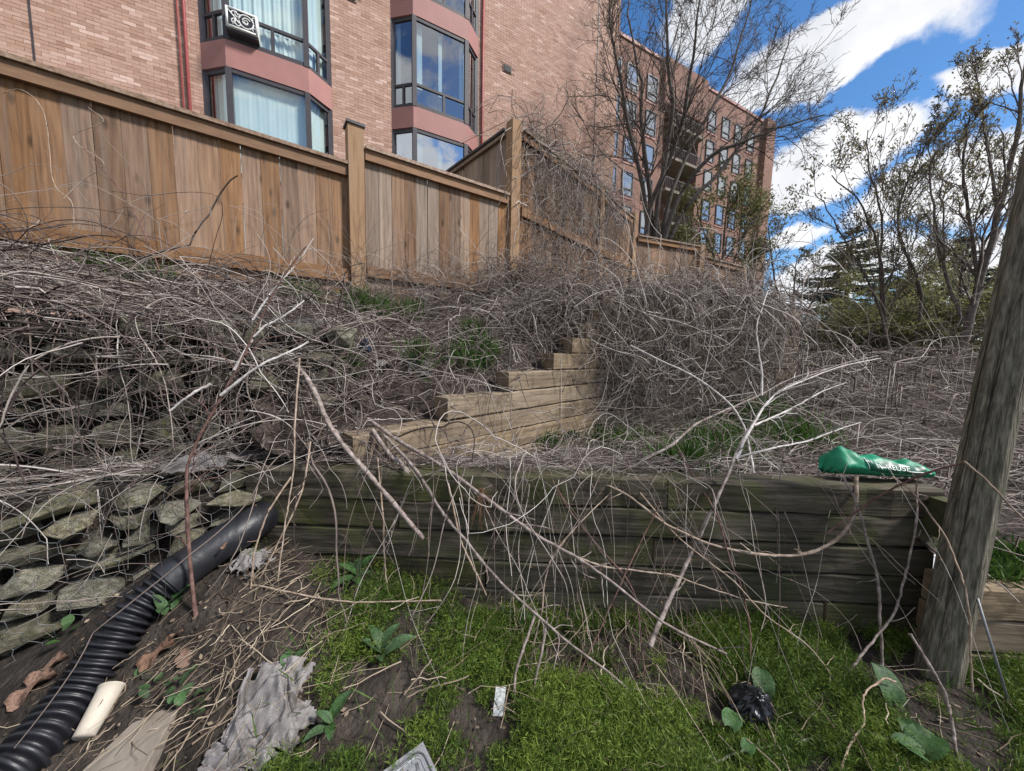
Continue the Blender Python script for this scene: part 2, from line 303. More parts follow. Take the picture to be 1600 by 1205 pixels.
def tubes(groups, sides=3):
    """groups: list of (P (M,n,3), R (M,n), var (M,)) -> mesh"""
    vs, qs, va = [], [], []; base = 0
    for P, R, var in groups:
        M, n, _ = P.shape
        if M == 0: continue
        T = nz(np.gradient(P, axis=1)); ref = np.where(np.abs(T[..., 2:3]) < .85, V(0, 0, 1), V(1, 0, 0))
        A = nz(np.cross(T, ref)); B = np.cross(T, A)
        an = 2*np.pi*np.arange(sides)/sides
        ring = P[:, :, None]+R[:, :, None, None]*(np.cos(an)[None, None, :, None]*A[:, :, None]+np.sin(an)[None, None, :, None]*B[:, :, None])
        vs.append(ring.reshape(-1, 3)); va.append(np.repeat(var, n*sides))
        idx = base+np.arange(M*n*sides).reshape(M, n, sides); nx = np.roll(idx, -1, axis=2)
        qs.append(np.stack([idx[:, :-1], nx[:, :-1], nx[:, 1:], idx[:, 1:]], -1).reshape(-1, 4)); base += M*n*sides
    return np_mesh('stems', np.concatenate(vs), np.concatenate(qs), np.concatenate(va), smooth=True)
def leaves(P, size, var, up=0., aspect=.5, dirs=None):
    """small pointed leaf faces at P (M,3)"""
    M = len(P); d = nz(rng.normal(size=(M, 3))+V(0, 0, up)) if dirs is None else nz(dirs)
    s = nz(np.cross(d, rng.normal(size=(M, 3)))); size = np.broadcast_to(size, (M,))[:, None]
    v = np.stack([P, P+d*size*.5+s*size*aspect*.5, P+d*size, P+d*size*.5-s*size*aspect*.5], 1)
    return v.reshape(-1, 3), np.arange(M*4).reshape(M, 4), np.repeat(var, 4)
def spline(pts, n):
    pts = np.asarray(pts, float); m = len(pts)
    if m < 3: return pts[0]+(pts[-1]-pts[0])*np.linspace(0, 1, n)[:, None]
    q = np.vstack([2*pts[0]-pts[1], pts, 2*pts[-1]-pts[-2]]); t = np.linspace(0, m-1-1e-6, n); i = t.astype(int); u = (t-i)[:, None]
    a, b, c, d = q[i], q[i+1], q[i+2], q[i+3]
    return .5*(2*b+(c-a)*u+(2*a-5*b+4*c-d)*u*u+(3*b-a-3*c+d)*u**3)
def smooth01(x): x = np.clip(x, 0, 1); return x*x*(3-2*x)
def vnoise(x, y, s, seed=0):
    """smooth value noise, vectorised"""
    x = np.asarray(x, float)*s+seed*17.3; y = np.asarray(y, float)*s+seed*9.1
    i, j = np.floor(x).astype(int), np.floor(y).astype(int); u, v = smooth01(x-i), smooth01(y-j)
    h = lambda a, b: np.modf(np.abs(np.sin(a*127.1+b*311.7+seed*74.7)*43758.5453))[0]
    return (h(i, j)*(1-u)+h(i+1, j)*u)*(1-v)+(h(i, j+1)*(1-u)+h(i+1, j+1)*u)*v
def fbm(x, y, s, seed=0): return .55*vnoise(x, y, s, seed)+.28*vnoise(x, y, 2.1*s, seed+1)+.17*vnoise(x, y, 4.3*s, seed+2)
# ------------------------------------------------------------------ ground
def idw(ctrl, pw=3.):
    c = np.array(ctrl, float)
    def f(x, y):
        x = np.asarray(x, float); y = np.asarray(y, float)
        d = np.sqrt((x[..., None]-c[:, 0])**2+(y[..., None]-c[:, 1])**2)+.05
        w = d**-pw; return (w*c[:, 2]).sum(-1)/w.sum(-1)
    return f
def H_front(x, y):
    x = np.asarray(x, float); y = np.asarray(y, float)
    return .03+.36*smooth01((-x+.4)/1.9)*smooth01((y-.85)/.85)*(1-.65*smooth01((-x-1.72)/.45))+.05*(fbm(x, y, 3.)-.5)
_up = idw([(-4.2, 2.2, 2.1), (-3.5, 2.6, 2.08), (-2.6, 3.25, 2.06), (-1.75, 3.86, 2.02), (-.9, 4.4, 2.1), (-.05, 5.0, 2.25), (-2.34, 1.68, 1.66), (-1.9, 1.98, 1.62), (-3., 1.3, 1.7), (-2.9, 2.1, 1.85), (-1.9, 2.8, 1.82), (-1.45, 2.3, 1.30),
    (-1.1, 2.3, 1.02), (-1.25, 1.98, .85), (-.95, 2.05, .92), (-.62, 2.5, 1.08), (-.18, 2.95, 1.25), (.25, 3.4, 1.42), (-1., 3.1, 1.5), (-.4, 3.6, 1.6), (.1, 4.2, 1.95), (.85, 4.05, 1.95), (.7, 4.6, 2.25), (1.6, 4.5, 2.15), (2.1, 4.9, 2.28), (3, 5.1, 2.15), (4.3, 5.5, 2.0),
    (.1, 5.2, 2.4), (1.5, 6.8, 2.75), (2.6, 8.1, 2.85), (4.5, 8.8, 2.9), (6.3, 9.9, 2.7), (1.3, 5.6, 2.45), (3, 6.8, 2.5), (5, 7.5, 2.4), (-2.3, 4.2, 2.1), (-4, 3.4, 2.1), (.5, 7, 2.6), (2, 9.5, 2.8), (5, 11, 2.8)])
def H_up(x, y):
    z = _up(x, y)+.06*(fbm(x, y, 2.6, 3)-.5); x = np.asarray(x, float); y = np.asarray(y, float)
    s = (x+.90)*.685+(y-1.93)*.728; d = -(x+.90)*.728+(y-1.93)*.685          # along and behind the stepped wall: no soil above the steps
    top = np.select([s < .655, s < 1.27, s < 1.89, s < 2.2, s < 2.45], [1.0, 1.165, 1.33, 1.495, 1.66], 1.825)
    return np.where((d > -.2) & (d < .5) & (s > -.3) & (s < 2.6), np.minimum(z, top-.015+np.maximum(d-.165, 0)*.7), z)
_mid = idw([(-.75, 2.1, .78), (0, 2.0, .76), (1, 2, .73), (2.1, 2, .70), (.3, 2.9, .58), (1.05, 3.7, .5), (2, 3, .5), (2.2, 4.1, .6), (3.4, 4.4, .85), (4.2, 4.9, 1.05), (4, 3, .62), (6, 5, .78), (7.8, 6, 1.05), (8, 9, 1.3), (12, 9, 1.1), (3, 1.75, .5), (2.45, 1.7, .45), (5, 2, .5), (9, 3, .6), (14, 14, 1.1), (20, 20, 1.0), (9, 14, 1.4), (30, 10, 1)])
def H_mid(x, y): return _mid(x, y)+.05*(fbm(x, y, 2.2, 5)-.5)
def sheet(name, H, poly, res, m, bbox, drop=None):
    xs = np.arange(bbox[0], bbox[1]+1e-6, res); ys = np.arange(bbox[2], bbox[3]+1e-6, res)
    X, Y = np.meshgrid(xs, ys, indexing='ij'); Z = H(X, Y)
    v = np.stack([X, Y, Z], -1); n1, n2 = len(xs), len(ys); idx = np.arange(n1*n2).reshape(n1, n2)
    q = np.stack([idx[:-1, :-1], idx[1:, :-1], idx[1:, 1:], idx[:-1, 1:]], -1).reshape(-1, 4)
    cx = (X[:-1, :-1]+res/2).ravel(); cy = (Y[:-1, :-1]+res/2).ravel(); ins = np.zeros(len(cx), bool)
    p = np.array(poly, float); j = len(p)-1
    for i in range(len(p)):
        c = ((p[i, 1] > cy) != (p[j, 1] > cy)) & (cx < (p[j, 0]-p[i, 0])*(cy-p[i, 1])/(p[j, 1]-p[i, 1]+1e-12)+p[i, 0]); ins ^= c; j = i
    o = link(name, np_mesh(name, v, q[ins], smooth=True), m); o['kind'] = 'structure'; return o
WA, WB = V(-1.47, 1.85, 0), V(2.26, 1.74, 0)                     # front timber wall
SA, SB = V(-.90, 1.93, 0), V(1.0, 3.95, 0)                       # stepped side wall
CA, CB = V(1.0, 3.95, 0), V(4.15, 5.05, 0)                        # long back retaining wall
GA, GB = V(-2.16, 1.38, 0), V(-1.49, 1.79, 0); gu = nz(GB-GA); gn = V(gu[1], -gu[0], 0)  # lower gabion face
UA, UB = GA-gn*.34, GB-gn*.34+gu*.15                             # upper gabion face
sheet('ground', H_front, [(-3.2, .2), (-2.2, 1.45), (-1.5, 1.9), (-1.4, 1.95), (2.3, 1.84), (5, 1.6), (5, -3), (-5, -3), (-5, .2)], .05, 'soil', (-5, 5, -3, 2))
sheet('middle_terrace', H_mid, [(-.82, 1.98), (2.2, 1.88), (2.13, 1.60), (5, 1.5), (16, 1.5), (30, 20), (8, 20), (7, 10.3), (4.2, 5.3), (4.2, 5.0), (1., 3.97), (-.75, 2.1)], .12, 'litter', (-1, 30, 1.4, 20))
sheet('upper_bank', H_up, [(-4.6, .9), (UA-gn*.1)[:2]-gu[:2]*1.5, (UA-gn*.1)[:2], (UB-gn*.1)[:2], (-1.46, 1.90), (-.95, 1.92), (-.972, 1.998), (.928, 4.018), (1.02, 4.06), (4.15, 5.12), (6.6, 10.2), (4, 12.6), (-5, 8), (-5, 2)], .06, 'litter', (-5, 7, .8, 12.6))
o = link('far_ground', np_mesh('far', V(-400, 11.5, .55, 500, 11.5, .55, 500, 500, .55, -400, 500, .55, -400, -400, -.3, 500, -400, -.3, 500, -2.9, -.3, -400, -2.9, -.3), np.array([[0, 1, 2, 3], [4, 5, 6, 7]])), 'far'); o['kind'] = 'structure'
def side(P, A, u): return (P[..., 0]-A[0])*(-u[1])+(P[..., 1]-A[1])*u[0]        # >0: on the bank side
def hit(px, py, H, y0=.7, y1=9., ok=None):
    Y = np.linspace(y0, y1, 1600); d = cF+(px-800)/FPX*cR+(602.5-py)/FPX*cU; P = CAM+d*(Y/d[1])[:, None]
    h = P[:, 2] < H(P[:, 0], P[:, 1]); h = h & ok(P) if ok else h; k = np.argmax(h); q = P[k].copy(); q[2] = float(H(q[0], q[1])); return q

# ------------------------------------------------------------------ apartment building with bay windows
e2 = nz(V(.876, .482, 0)); n2 = V(e2[1], -e2[0], 0); O2 = V(-2.723, 9.667, 0)-n2*.4
def BW(s, o, z): return O2+e2*s+n2*o+V(0, 0, z)
bld = thing('apartment_building', 'pink brick apartment block with stacked bay windows rising right behind the near fence', 'building', tuple(BW(-1, 0, 0)))
AX = (e2, n2, EX[2])
S0, S1, ZT = -10.2, 7.45, 15.6
bays = [-3.86, 0.]
solid = [(S0, -4.34), (-1.88, -.48), (1.98, S1)]
mb = MB()
for a, b in solid: mb.box(BW((a+b)/2, -.152, ZT/2-.5), AX, ((b-a)/2, .15, ZT/2+.5))
mb.box(BW((S0+S1)/2, -6.2, ZT/2-.5), AX, ((S1-S0)/2-.02, .1, ZT/2+.5)); mb.box(BW(S1-.12, -3.2, ZT/2-.5), AX, (.1, 2.88, ZT/2+.5)); mb.box(BW(S0+.12, -3.2, ZT/2-.5), AX, (.1, 2.88, ZT/2+.5))
mb.box(BW((S0+S1)/2, -3.2, ZT+.1), AX, ((S1-S0)/2, 3.2, .1))
mb.build('wall', 'mortar', bld)
vents = [(-1.44, 10.1), (2.93, 10.1), (2.93, 7.4), (-1.44, 12.8)]
bs, bz, bl = [], [], []
for i in range(int((ZT-1.6)/.068)):
    z = 1.6+.068*(i+.5)
    for a, b in solid:
        s = a+(.0 if i % 2 else -.1)
        while s < b:
            l0, l1 = max(s, a), min(s+.195, b)
            if l1-l0 > .03 and not any(abs((l0+l1)/2-v) < .16 and abs(z-w) < .12 for v, w in vents): bs.append((l0+l1)/2); bz.append(z); bl.append(l1-l0)
            s += .20
bs, bz, bl = map(np.array, (bs, bz, bl))
Pc = O2+e2*bs[:, None]+np.array([0, 0, 1.])*bz[:, None]
px, py = pr(Pc); vis = (px > 4) & (px < 940) & (py > 3) & (py < np.where(px < 300, 70+.33*px, 150))
dist = np.where(vis, np.linalg.norm(Pc-CAM, axis=1), 1e9); order = np.argsort(dist); near = order[:300]; rest = np.setdiff1d(np.arange(len(bs)), near)
def brick_verts(s, z, l):
    M = len(s); pro = .003+.003*rng.random(M); j = rng.uniform(-.002, .002, (M, 8, 3))
    sg = np.array([(-1, 0, -1), (1, 0, -1), (1, 0, 1), (-1, 0, 1), (-1, 1, -1), (1, 1, -1), (1, 1, 1), (-1, 1, 1)], float)
    loc = np.stack([s[:, None]+sg[None, :, 0]*(l[:, None]/2), np.where(sg[None, :, 1] > 0, pro[:, None], -.01), z[:, None]+sg[None, :, 2]*.0316], -1)+j
    return O2+e2*loc[..., 0:1]+n2*loc[..., 1:2]+np.array([0, 0, 1.])*loc[..., 2:3]
BQ = np.array([(4, 5, 6, 7), (0, 1, 5, 4), (3, 7, 6, 2), (0, 4, 7, 3), (1, 2, 6, 5)])
v = brick_verts(bs[rest], bz[rest], bl[rest]); M = len(rest)
var = np.clip(rng.normal(.48, .17, M), .05, .95)
o = link('brickwork', np_mesh('brickwork', v, (np.arange(M)[:, None, None]*8+BQ[None]).reshape(-1, 4), np.repeat(var, 8)), 'brickstuff', bld); stuff(o)
for k in near:
    v = brick_verts(bs[k:k+1], bz[k:k+1], bl[k:k+1]); o = link('brick', np_mesh('brick', v, BQ, np.full(8, float(np.clip(rng.normal(.5, .2), .05, .95)))), 'brickstuff', bld)
def vent(s, z):
    m = MB().box(BW(s, .004, z), AX, (.15, .016, .11)); o = m.build('vent', MT['mortar'], bld)
    f = MB()
    for k in range(6): f.box(BW(s, .03, z-.075+.03*k), AX, (.12, .008, .006))
    f.box(BW(s, .0215, z), AX, (.125, .0025, .09)); f.build('vent_slats', 'frame', o)
for a in vents: vent(*a)
for s, r, c in ((-4.56, .028, 'redpipe'), (-4.66, .016, 'redpipe'), (2.10, .03, 'redpipe')): MB().tube([BW(s, .05, 1.), BW(s, .05, ZT)], r, 8).build('downspout', c, bld, True)
for s in (-6.69, 6.45): MB().box(BW(s, .012, ZT/2), AX, (.011, .008, ZT/2-.4)).build('expansion_joint', 'frame', bld)
def bay(s0, kind):
    pts = [(-.48, 0.), (0., .4), (1.5, .4), (1.98, 0.)]
    g = lambda i, z, io=0.: BW(s0+pts[i][0]+(.0 if io == 0 else io*(0.75-pts[i][0])/.9), pts[i][1]-io, z)
    mb = MB()                                           # the room behind the bay
    mb.quad(BW(s0-.48, -1.6, 1), BW(s0+1.98, -1.6, 1), BW(s0+1.98, -1.6, 15), BW(s0-.48, -1.6, 15))
    for s in (-.48, 1.98): mb.quad(BW(s0+s, -1.6, 1), BW(s0+s, -.3, 1), BW(s0+s, -.3, 15), BW(s0+s, -1.6, 15))
    mb.build('interior_wall', 'room', bld)
    for j in (-2, -1, 0, 1, 2):
        zb = 7.85+2.7*j
        if zb < 1.: continue
        m = MB()                                        # spandrel: folded panel with a little overhang
        for i in range(3):
            a, b, c, d = g(i, zb-.52), g(i+1, zb-.52), g(i+1, zb), g(i, zb); m.quad(a, b, c, d)
            w = (BW(s0+pts[i][0], -1.6, zb), BW(s0+pts[i+1][0], -1.6, zb)); m.quad(d, c, w[1], w[0]); w = (BW(s0+pts[i][0], -1.6, zb-.52), BW(s0+pts[i+1][0], -1.6, zb-.52)); m.quad(b, a, w[0], w[1])
        m.build('spandrel_panel', 'spandrel', bld)
        f = MB(); z0, z1 = zb+.006, zb+2.172; inset = .03; panes = []
        for i in range(4):
            p = g(i, 0, .04); w = .055 if i in (1, 2) else .05
            f.box(V(p[0], p[1], (z0+z1)/2), AX, (w, .05, (z1-z0)/2))
        for i in range(3):
            a, b = g(i, 0, .045), g(i+1, 0, .045); u = nz(b-a); nn = V(u[1], -u[0], 0); l = np.linalg.norm(b-a)
            ax = (u, nn, EX[2]); mid = (a+b)/2
            zt = zb+.56
            f.box(mid+V(0, 0, z0+.045), ax, (l/2-.05, .035, .045)); f.box(mid+V(0, 0, z1-.04), ax, (l/2-.05, .03, .04)); f.box(mid+V(0, 0, zt), ax, (l/2-.05, .03, .03))
            ms = .08 if i == 1 else 0.
            f.box(mid+u*ms+V(0, 0, (z0+.09+zt-.03)/2), ax, (.032, .028, (zt-.03-z0-.09)/2))
            lo, hi = z0+.09, zt-.03
            panes += [(mid, u, nn, -l/2+.055, l/2-.055, zt+.03, z1-.08), (mid, u, nn, -l/2+.055, ms-.032, lo, hi), (mid, u, nn, ms+.032, l/2-.055, lo, hi)]
        fr = f.build('window_frame', 'frame', bld)
        for k, (mid, u, nn, x0, x1, za, zc) in enumerate(panes):
            q = lambda x, z: mid+u*x+V(0, 0, z)
            MB().quad(q(x0, za), q(x1, za), q(x1, zc), q(x0, zc)).build('pane', 'glass_mirror' if (kind == 1 and j < 0) else 'glass_grey' if kind == 1 else 'glass', fr)
            # curtain / blind behind the glass
            if kind == 0 or k in (0, 3, 6):
                full = kind == 0
                xs = np.linspace(x0-.02, x1+.02, 40); amp = (.011 if (full and j >= 0) else .002)
                if not full and k == 3: spans = [(x0, x0+.18), (x0+.62, x0+.72), (x1-.1, x1)]
                elif not full: spans = [(x0, x0+.10)]
                else: spans = [(x0-.02, x1+.02)] if (k % 3 == 0 or j < 0 or k > 5) else [(x0, x1)]
                m = MB()
                for sa, sb in spans:
                    xs = np.linspace(sa, sb, max(6, int((sb-sa)*45)))
                    dd = -.12+amp*np.sin(xs*34+k)+amp*.7*np.sin(xs*71+j)
                    for a in range(len(xs)-1):
                        P = lambda t, z: mid+u*xs[t]+nn*dd[t]+V(0, 0, z); m.quad(P(a, za-.03), P(a+1, za-.03), P(a+1, zc+.03), P(a, zc+.03))
                m.build('curtain', 'curtain', fr, True)
bay(bays[0], 0); bay(bays[1], 1)
# window air conditioner with a scrolled grille
acz = 7.85+.33; acp = BW(-3.86+.33, .44, acz)
ac = thing('air_conditioner', 'white window air conditioner with scrolled black grille in the upper bay window', 'air conditioner', tuple(acp))
MB().box(acp+n2*.02, AX, (.27, .12, .19)).build('casing', 'white', ac)
fo = .155; MB().box(acp+n2*(.02+.123), AX, (.235, .002, .155)).build('grille_back', 'blackmetal', ac)
m = MB()
def scroll(cx, cz, r, a0, a1, w=.014, k=0.): 
    t = np.linspace(a0, a1, 20); rr = r*(1-k*np.linspace(0, 1, 20)); m.tube([acp+e2*(cx+rr[i]*math.cos(t[i]))+n2*(fo-.005)+V(0, 0, cz+rr[i]*math.sin(t[i])) for i in range(20)], w, 5)
scroll(.07, 0, .125, 0, 6.283); scroll(.07, 0, .08, .5, 5.5, .013, .5); scroll(.07, .0, .03, 0, 6.283, .01)
for sx in (-1, 1): scroll(-.13, .07*sx, .07, 0, 5, .013, .65); scroll(-.06, -.08*sx, .06, 2, 7.5, .011, .6); scroll(.2, .1*sx, .04, 0, 4.5, .01, .5)
m.tube([acp+e2*-.23+n2*fo+V(0, 0, .13), acp+e2*-.1+n2*fo, acp+e2*-.16+n2*fo+V(0, 0, -.14)], .013, 5)
for a in (-.245, .245): m.box(acp+e2*a+n2*(.15), AX, (.018, .012, .18))
for a in (-.17, .17): m.box(acp+n2*(.1502)+V(0, 0, a), AX, (.227, .012, .015))
m.build('scroll_grille', 'white', ac, True)
MB().box(acp+n2*.0+V(0, 0, -.215), AX, (.27, .12, .022)).build('bracket', 'frame', ac)

# ------------------------------------------------------------------ far wing of the block
e3 = nz(V(.882, .471, 0)); n3 = V(e3[1], -e3[0], 0); O3 = V(7.24, 30.95, 0)
def FW(s, o, z): return O3+e3*s+n3*o+V(0, 0, z)
A3 = (e3, n3, EX[2]); LEN = 25.1
def s_of(px):                                   # where the wall plane is seen at that column, at mid height
    d = cF+(px-800)/FPX*cR+(602.5-300)/FPX*cU; t = -((CAM-O3)@n3)/(d@n3); return float((CAM+d*t-O3)@e3)
fb = thing('apartment_wing', 'tall red brick apartment block seen far off behind the bare tree', 'building', tuple(FW(8, 0, 0)))
r0_, r1_ = s_of(1031), s_of(1086)
m = MB(); zt = 28.
for a, b in ((-18, r0_), (r1_, LEN)): m.box(FW((a+b)/2, -7, zt/2), A3, ((b-a)/2, 7, zt/2))
m.box(FW((r0_+r1_)/2, -8.2, zt/2), A3, ((r1_-r0_)/2-.01, 5.8, zt/2-.02)); m.box(FW((r0_+r1_)/2, -1.05, 26.4), A3, ((r1_-r0_)/2+.5, 1.4, 2.0))
m.box(FW(LEN-.75, .18, 14.2), A3, (.9, .3, 14.2))
m.build('wall', 'farbrick', fb)
m = MB().box(FW((LEN-18)/2, -7, zt+.15), A3, ((LEN+18)/2+.1, 7.1, .13)); m.build('parapet', 'spandrel', fb)
wf = MB()
for a in (-.62, .62): wf.box(V(a, -.02, 0), EX, (.05, .06, 1.0))
for a in (-1.0, -.45, 1.0): wf.box(V(0, -.02, a), EX, (.57, .06, .05))
wfm = wf.mesh('far_window'); wfm.materials.append(MT['frame'])
wp = MB().quad(V(-.6, .0, -1), V(.6, .0, -1), V(.6, .0, 1), V(-.6, .0, 1)).mesh('far_pane')
def farpane():
    m = bpy.data.materials.new('far_pane'); m.use_nodes = True; b = m.node_tree.nodes['Principled BSDF']; b.inputs['Base Color'].default_value = (.14, .16, .175, 1); b.inputs['Roughness'].default_value = .03; b.inputs['Specular IOR Level'].default_value = 1.; b.inputs['IOR'].default_value = 2.2; return m
wp.materials.append(farpane()); ang = math.atan2(e3[1], e3[0])
for c in (s_of(952)-3, s_of(952), s_of(979), s_of(1010), s_of(1104), s_of(1126), s_of(1146), s_of(1166)):
    for k in range(9):
        z = 25.3-2.9*k
        if z < 2: continue
        o = link('window', wfm, None, fb, tuple(FW(c, .02, z)), (0, 0, ang)); o2 = link('pane', wp, None, o, (0, -.012, 0))
        if k < 7: MB().box(FW(c, .012, z-1.16), A3, (.72, .04, .09)).build('sill', 'spandrel', fb)
for k in range(8):
    z = 22.8-2.9*k; m = MB().box(FW((r0_+r1_)/2, -.5, z), A3, ((r1_-r0_)/2-.03, 1.1, .12)); o = m.build('balcony', 'concrete', fb)
    m = MB(); m.box(FW((r0_+r1_)/2, .5, z+1.1), A3, ((r1_-r0_)/2-.05, .03, .04))
    for i in range(22): m.box(FW(r0_+.1+(r1_-r0_-.2)*i/21, .5, z+.6), A3, (.018, .018, .46))
    m.build('railing', 'frame', o)

# ------------------------------------------------------------------ timber retaining walls
def timber(name, parent, P, Q, z, h=.165, d=.165, m='tie', side=None, rough=.004):
    """a squared log from P to Q, its face on the line and its body behind it (side: unit vector into the bank)"""
    P = np.asarray(P, float); Q = np.asarray(Q, float); u = nz(Q-P); l = np.linalg.norm(Q-P); n = max(3, int(l/.12)); c = .010
    y0, y1, z0, z1 = 0, d, z-h+.004, z-.002
    sec = [(y0, z0+c), (y0+c, z0), (y1-c, z0), (y1, z0+c), (y1, z1-c), (y1-c, z1), (y0+c, z1), (y0, z1-c)]
    v, f, mi = [], [], []
    for i in range(n+1):
        b = P+u*(l*i/n)
        for (a, zz) in sec:
            q = b+side*a+V(0, 0, zz); v.append(tuple(q+rng.uniform(-rough, rough, 3)*(.6 if i in (0, n) else 1)))
    for i in range(n):
        for k in range(8):
            k2 = (k+1) % 8; f.append((i*8+k, (i+1)*8+k, (i+1)*8+k2, i*8+k2)); mi.append(0)
    f.append(tuple(range(8))); f.append(tuple(n*8+k for k in range(8))[::-1]); mi += [1, 1]
    me = bpy.data.meshes.new(name); me.from_pydata(v, [], f); me.polygons.foreach_set('material_index', mi); me.update()
    # turn grain along the log: mesh in its own axes
    R = Matrix((( *u,), (*side,), (0, 0, 1))).to_4x4(); T = Matrix.Translation(Vector(P)); me.transform((T @ R.transposed()).inverted())
    o = link(name, me, [m, 'endgrain'], parent); o.matrix_parent_inverse = PINV[parent.name]; o.matrix_basis = T @ R.transposed(); return o
def course(parent, P, Q, z, cuts, m, side, gap=.004, name='timber', **k):
    """one course: cuts are fractions along P-Q"""
    t = [0]+list(cuts)+[1]
    for a, b in zip(t[:-1], t[1:]):
        g = gap/np.linalg.norm(Q-P); off = side*rng.uniform(-.006, .006)
        timber(name, parent, P+(Q-P)*(a+g)+off, P+(Q-P)*(b-g)+off, z+rng.uniform(-.003, .003), m=m, side=side, **k)
wu = nz(WB-WA); wn = V(-wu[1], wu[0], 0)
fx = lambda px: float((at(px, 820, 1.8)-WA)@wu/np.linalg.norm(WB-WA))
fwall = thing('retaining_wall', 'low dark mossy timber wall across the front, vines hanging down its face', 'retaining wall', tuple((WA+WB)/2))
for k, cuts in enumerate([[.62], [fx(621)], [fx(1022)], [fx(760)], [fx(1287)+.006], [.3, .7]]):
    course(fwall, WA, WB, .84-.165*k, cuts, 'dark_tie', wn, gap=.012 if k == 4 else .004, rough=.008 if k == 0 else .005)
for k in range(0): timber('timber', fwall, WB+V(.0, .02, 0)+wn*.17, WB+V(.05, .9, 0), .84-.165*k, m='dark_tie', side=V(-1, 0, 0))
su = nz(SB-SA); sn = V(-su[1], su[0], 0); SL = np.linalg.norm(SB-SA)
swall = thing('stepped_retaining_wall', 'tan timber wall whose courses step up the bank like stairs, behind the front wall', 'retaining wall', tuple(SA))
for k, s in ((-3, .16), (-2, .16), (-1, .16), (0, .0), (1, .655), (2, 1.27), (3, 1.89), (4, 2.2), (5, 2.45), (6, 2.6)):
    timber('timber', swall, SA+su*s+rng.uniform(-.004, .004)*sn, SB+su*.02, .84+.165*(k+1)-(.002 if k == 0 else 0), m='dark_tie' if k == 0 and False else 'tie', side=sn)
cu = nz(CB-CA); cn = V(-cu[1], cu[0], 0)
cwall = thing('back_retaining_wall', 'tall greyed timber wall under the far fence, half buried in hanging dry vines', 'retaining wall', tuple(CA))
for k in range(-3, 8): course(cwall, CA-cu*.0, CB, .84+.165*(k+1) if k < 7 else 2.16, [(.42, .75), (.3, .62), (.55,)][k % 3], 'grey_tie', cn)
RA, RB = V(2.14, 1.53, 0), V(3.7, 1.46, 0); ru = nz(RB-RA); rn = V(-ru[1], ru[0], 0)
rwall = thing('low_retaining_wall', 'short brown timber wall right of the leaning pole, greens growing on top', 'retaining wall', tuple(RA))
for k in range(4): course(rwall, RA, RB, .44-.165*k, [[.55], [.4], [.62], [.5]][k], 'grey_tie' if k else 'tie', rn)

# ------------------------------------------------------------------ gabion of flat stones in wire netting
def stone_mesh(seed):
    r = np.random.default_rng(seed); m = MB(); n = 4
    import bmesh
    bm = bmesh.new()
    for k in range(15):
        d = nz(r.normal(size=3)); d = d/np.max(np.abs(d))**.62*.5; bm.verts.new(tuple(d*r.uniform(.84, 1.0)))
    h = bmesh.ops.convex_hull(bm, input=bm.verts); bmesh.ops.delete(bm, geom=list({g for g in h['geom_interior']+h['geom_unused'] if isinstance(g, bmesh.types.BMVert)}), context='VERTS')
    bmesh.ops.bevel(bm, geom=bm.edges[:]+bm.verts[:], offset=.02, segments=1, affect='EDGES', profile=.6)
    me = bpy.data.meshes.new('stone'); bm.to_mesh(me); bm.free(); me.materials.append(MT['stone']); return me
STONES = [stone_mesh(i) for i in range(14)]
def gabion(name, label, A, B, z0f, z1, ext, h0, seed, left=1.0):
    r = np.random.default_rng(seed); u = nz(B-A); n = V(u[1], -u[0], 0); L0 = -left; L1 = np.linalg.norm(B-A)
    g = thing(name, label, 'gabion', tuple((A+B)/2+V(0, 0, .4)))
    ang = math.atan2(u[1], u[0]); cnt = 0; z = z1
    while z > z0f-.12:
        h = h0*r.uniform(.62, 1.3); s = L0+r.uniform(-.1, .05)
        while s < L1:
            w = h0*r.uniform(.95, 2.5); 
            hh = h*r.uniform(.92, 1.12)
            c = A+u*(s+w/2)-n*r.uniform(.03, .11)+V(0, 0, z-h/2+r.uniform(-.012, .012))
            o = link('stone', STONES[r.integers(14)], None, g, None); o.matrix_parent_inverse = PINV[g.name]
            o.location = c; o.rotation_euler = (r.uniform(-.15, .15)+(math.pi if r.random() < .5 else 0), r.uniform(-.22, .05), ang+r.uniform(-.2, .2)); o.scale = (w*1.0, r.uniform(.2, .26), hh*1.02); cnt += 1
            s += w*.97
        z -= h*.97
    MB().box(A+u*(L0+L1)/2-n*.2+V(0, 0, (z0f+z1)/2-.06), (u, n, EX[2]), ((L1-L0)/2+.05, .08, (z1-z0f)/2+.04)).build('fill', 'soil', g)
    # hexagonal netting over the face and the top edge
    cell = .085; segs = []; off = .045
    def P(a, b): 
        x = L0+a; zz = z1+.01-b
        bulge = off+.02*math.sin(a*7+b*5)+.012*math.sin(a*19-b*13)
        return A+u*x+n*bulge+V(0, 0, zz) if b >= 0 else A+u*x-n*(-b-off)+V(0, 0, z1+.02+.012*math.sin(a*15))
    W = cell; Hh = cell*.9; na = int((L1-L0)/W)+1; nb = int((z1-z0f)/Hh)+2
    for i in range(na):
        for j in range(-4, nb):
            x = i*W+(W/2 if j % 2 else 0); y = j*Hh
            if L0+x > L1: continue
            a, b, c, d = P(x, y+Hh*.32), P(x-W/2, y), P(x+W/2, y), P(x, y+Hh)
            jit = lambda p: p+r.uniform(-.006, .006, 3)
            for q in ((a, b), (a, c), (a, d)): segs.append((q[0], (q[0]+q[1])/2+r.uniform(-.006, .006, 3), q[1]))
    S = np.array(segs); o = link('wire_mesh', tubes([(S, np.full(S.shape[:2], .0012), np.zeros(len(S)))], 3), 'wire', g); stuff(o)
    return g
gabion('gabion_wall', 'lower wire basket of flat olive stones beside the black drain pipe', GA, GB, .02, .80, 0, .145, 3)
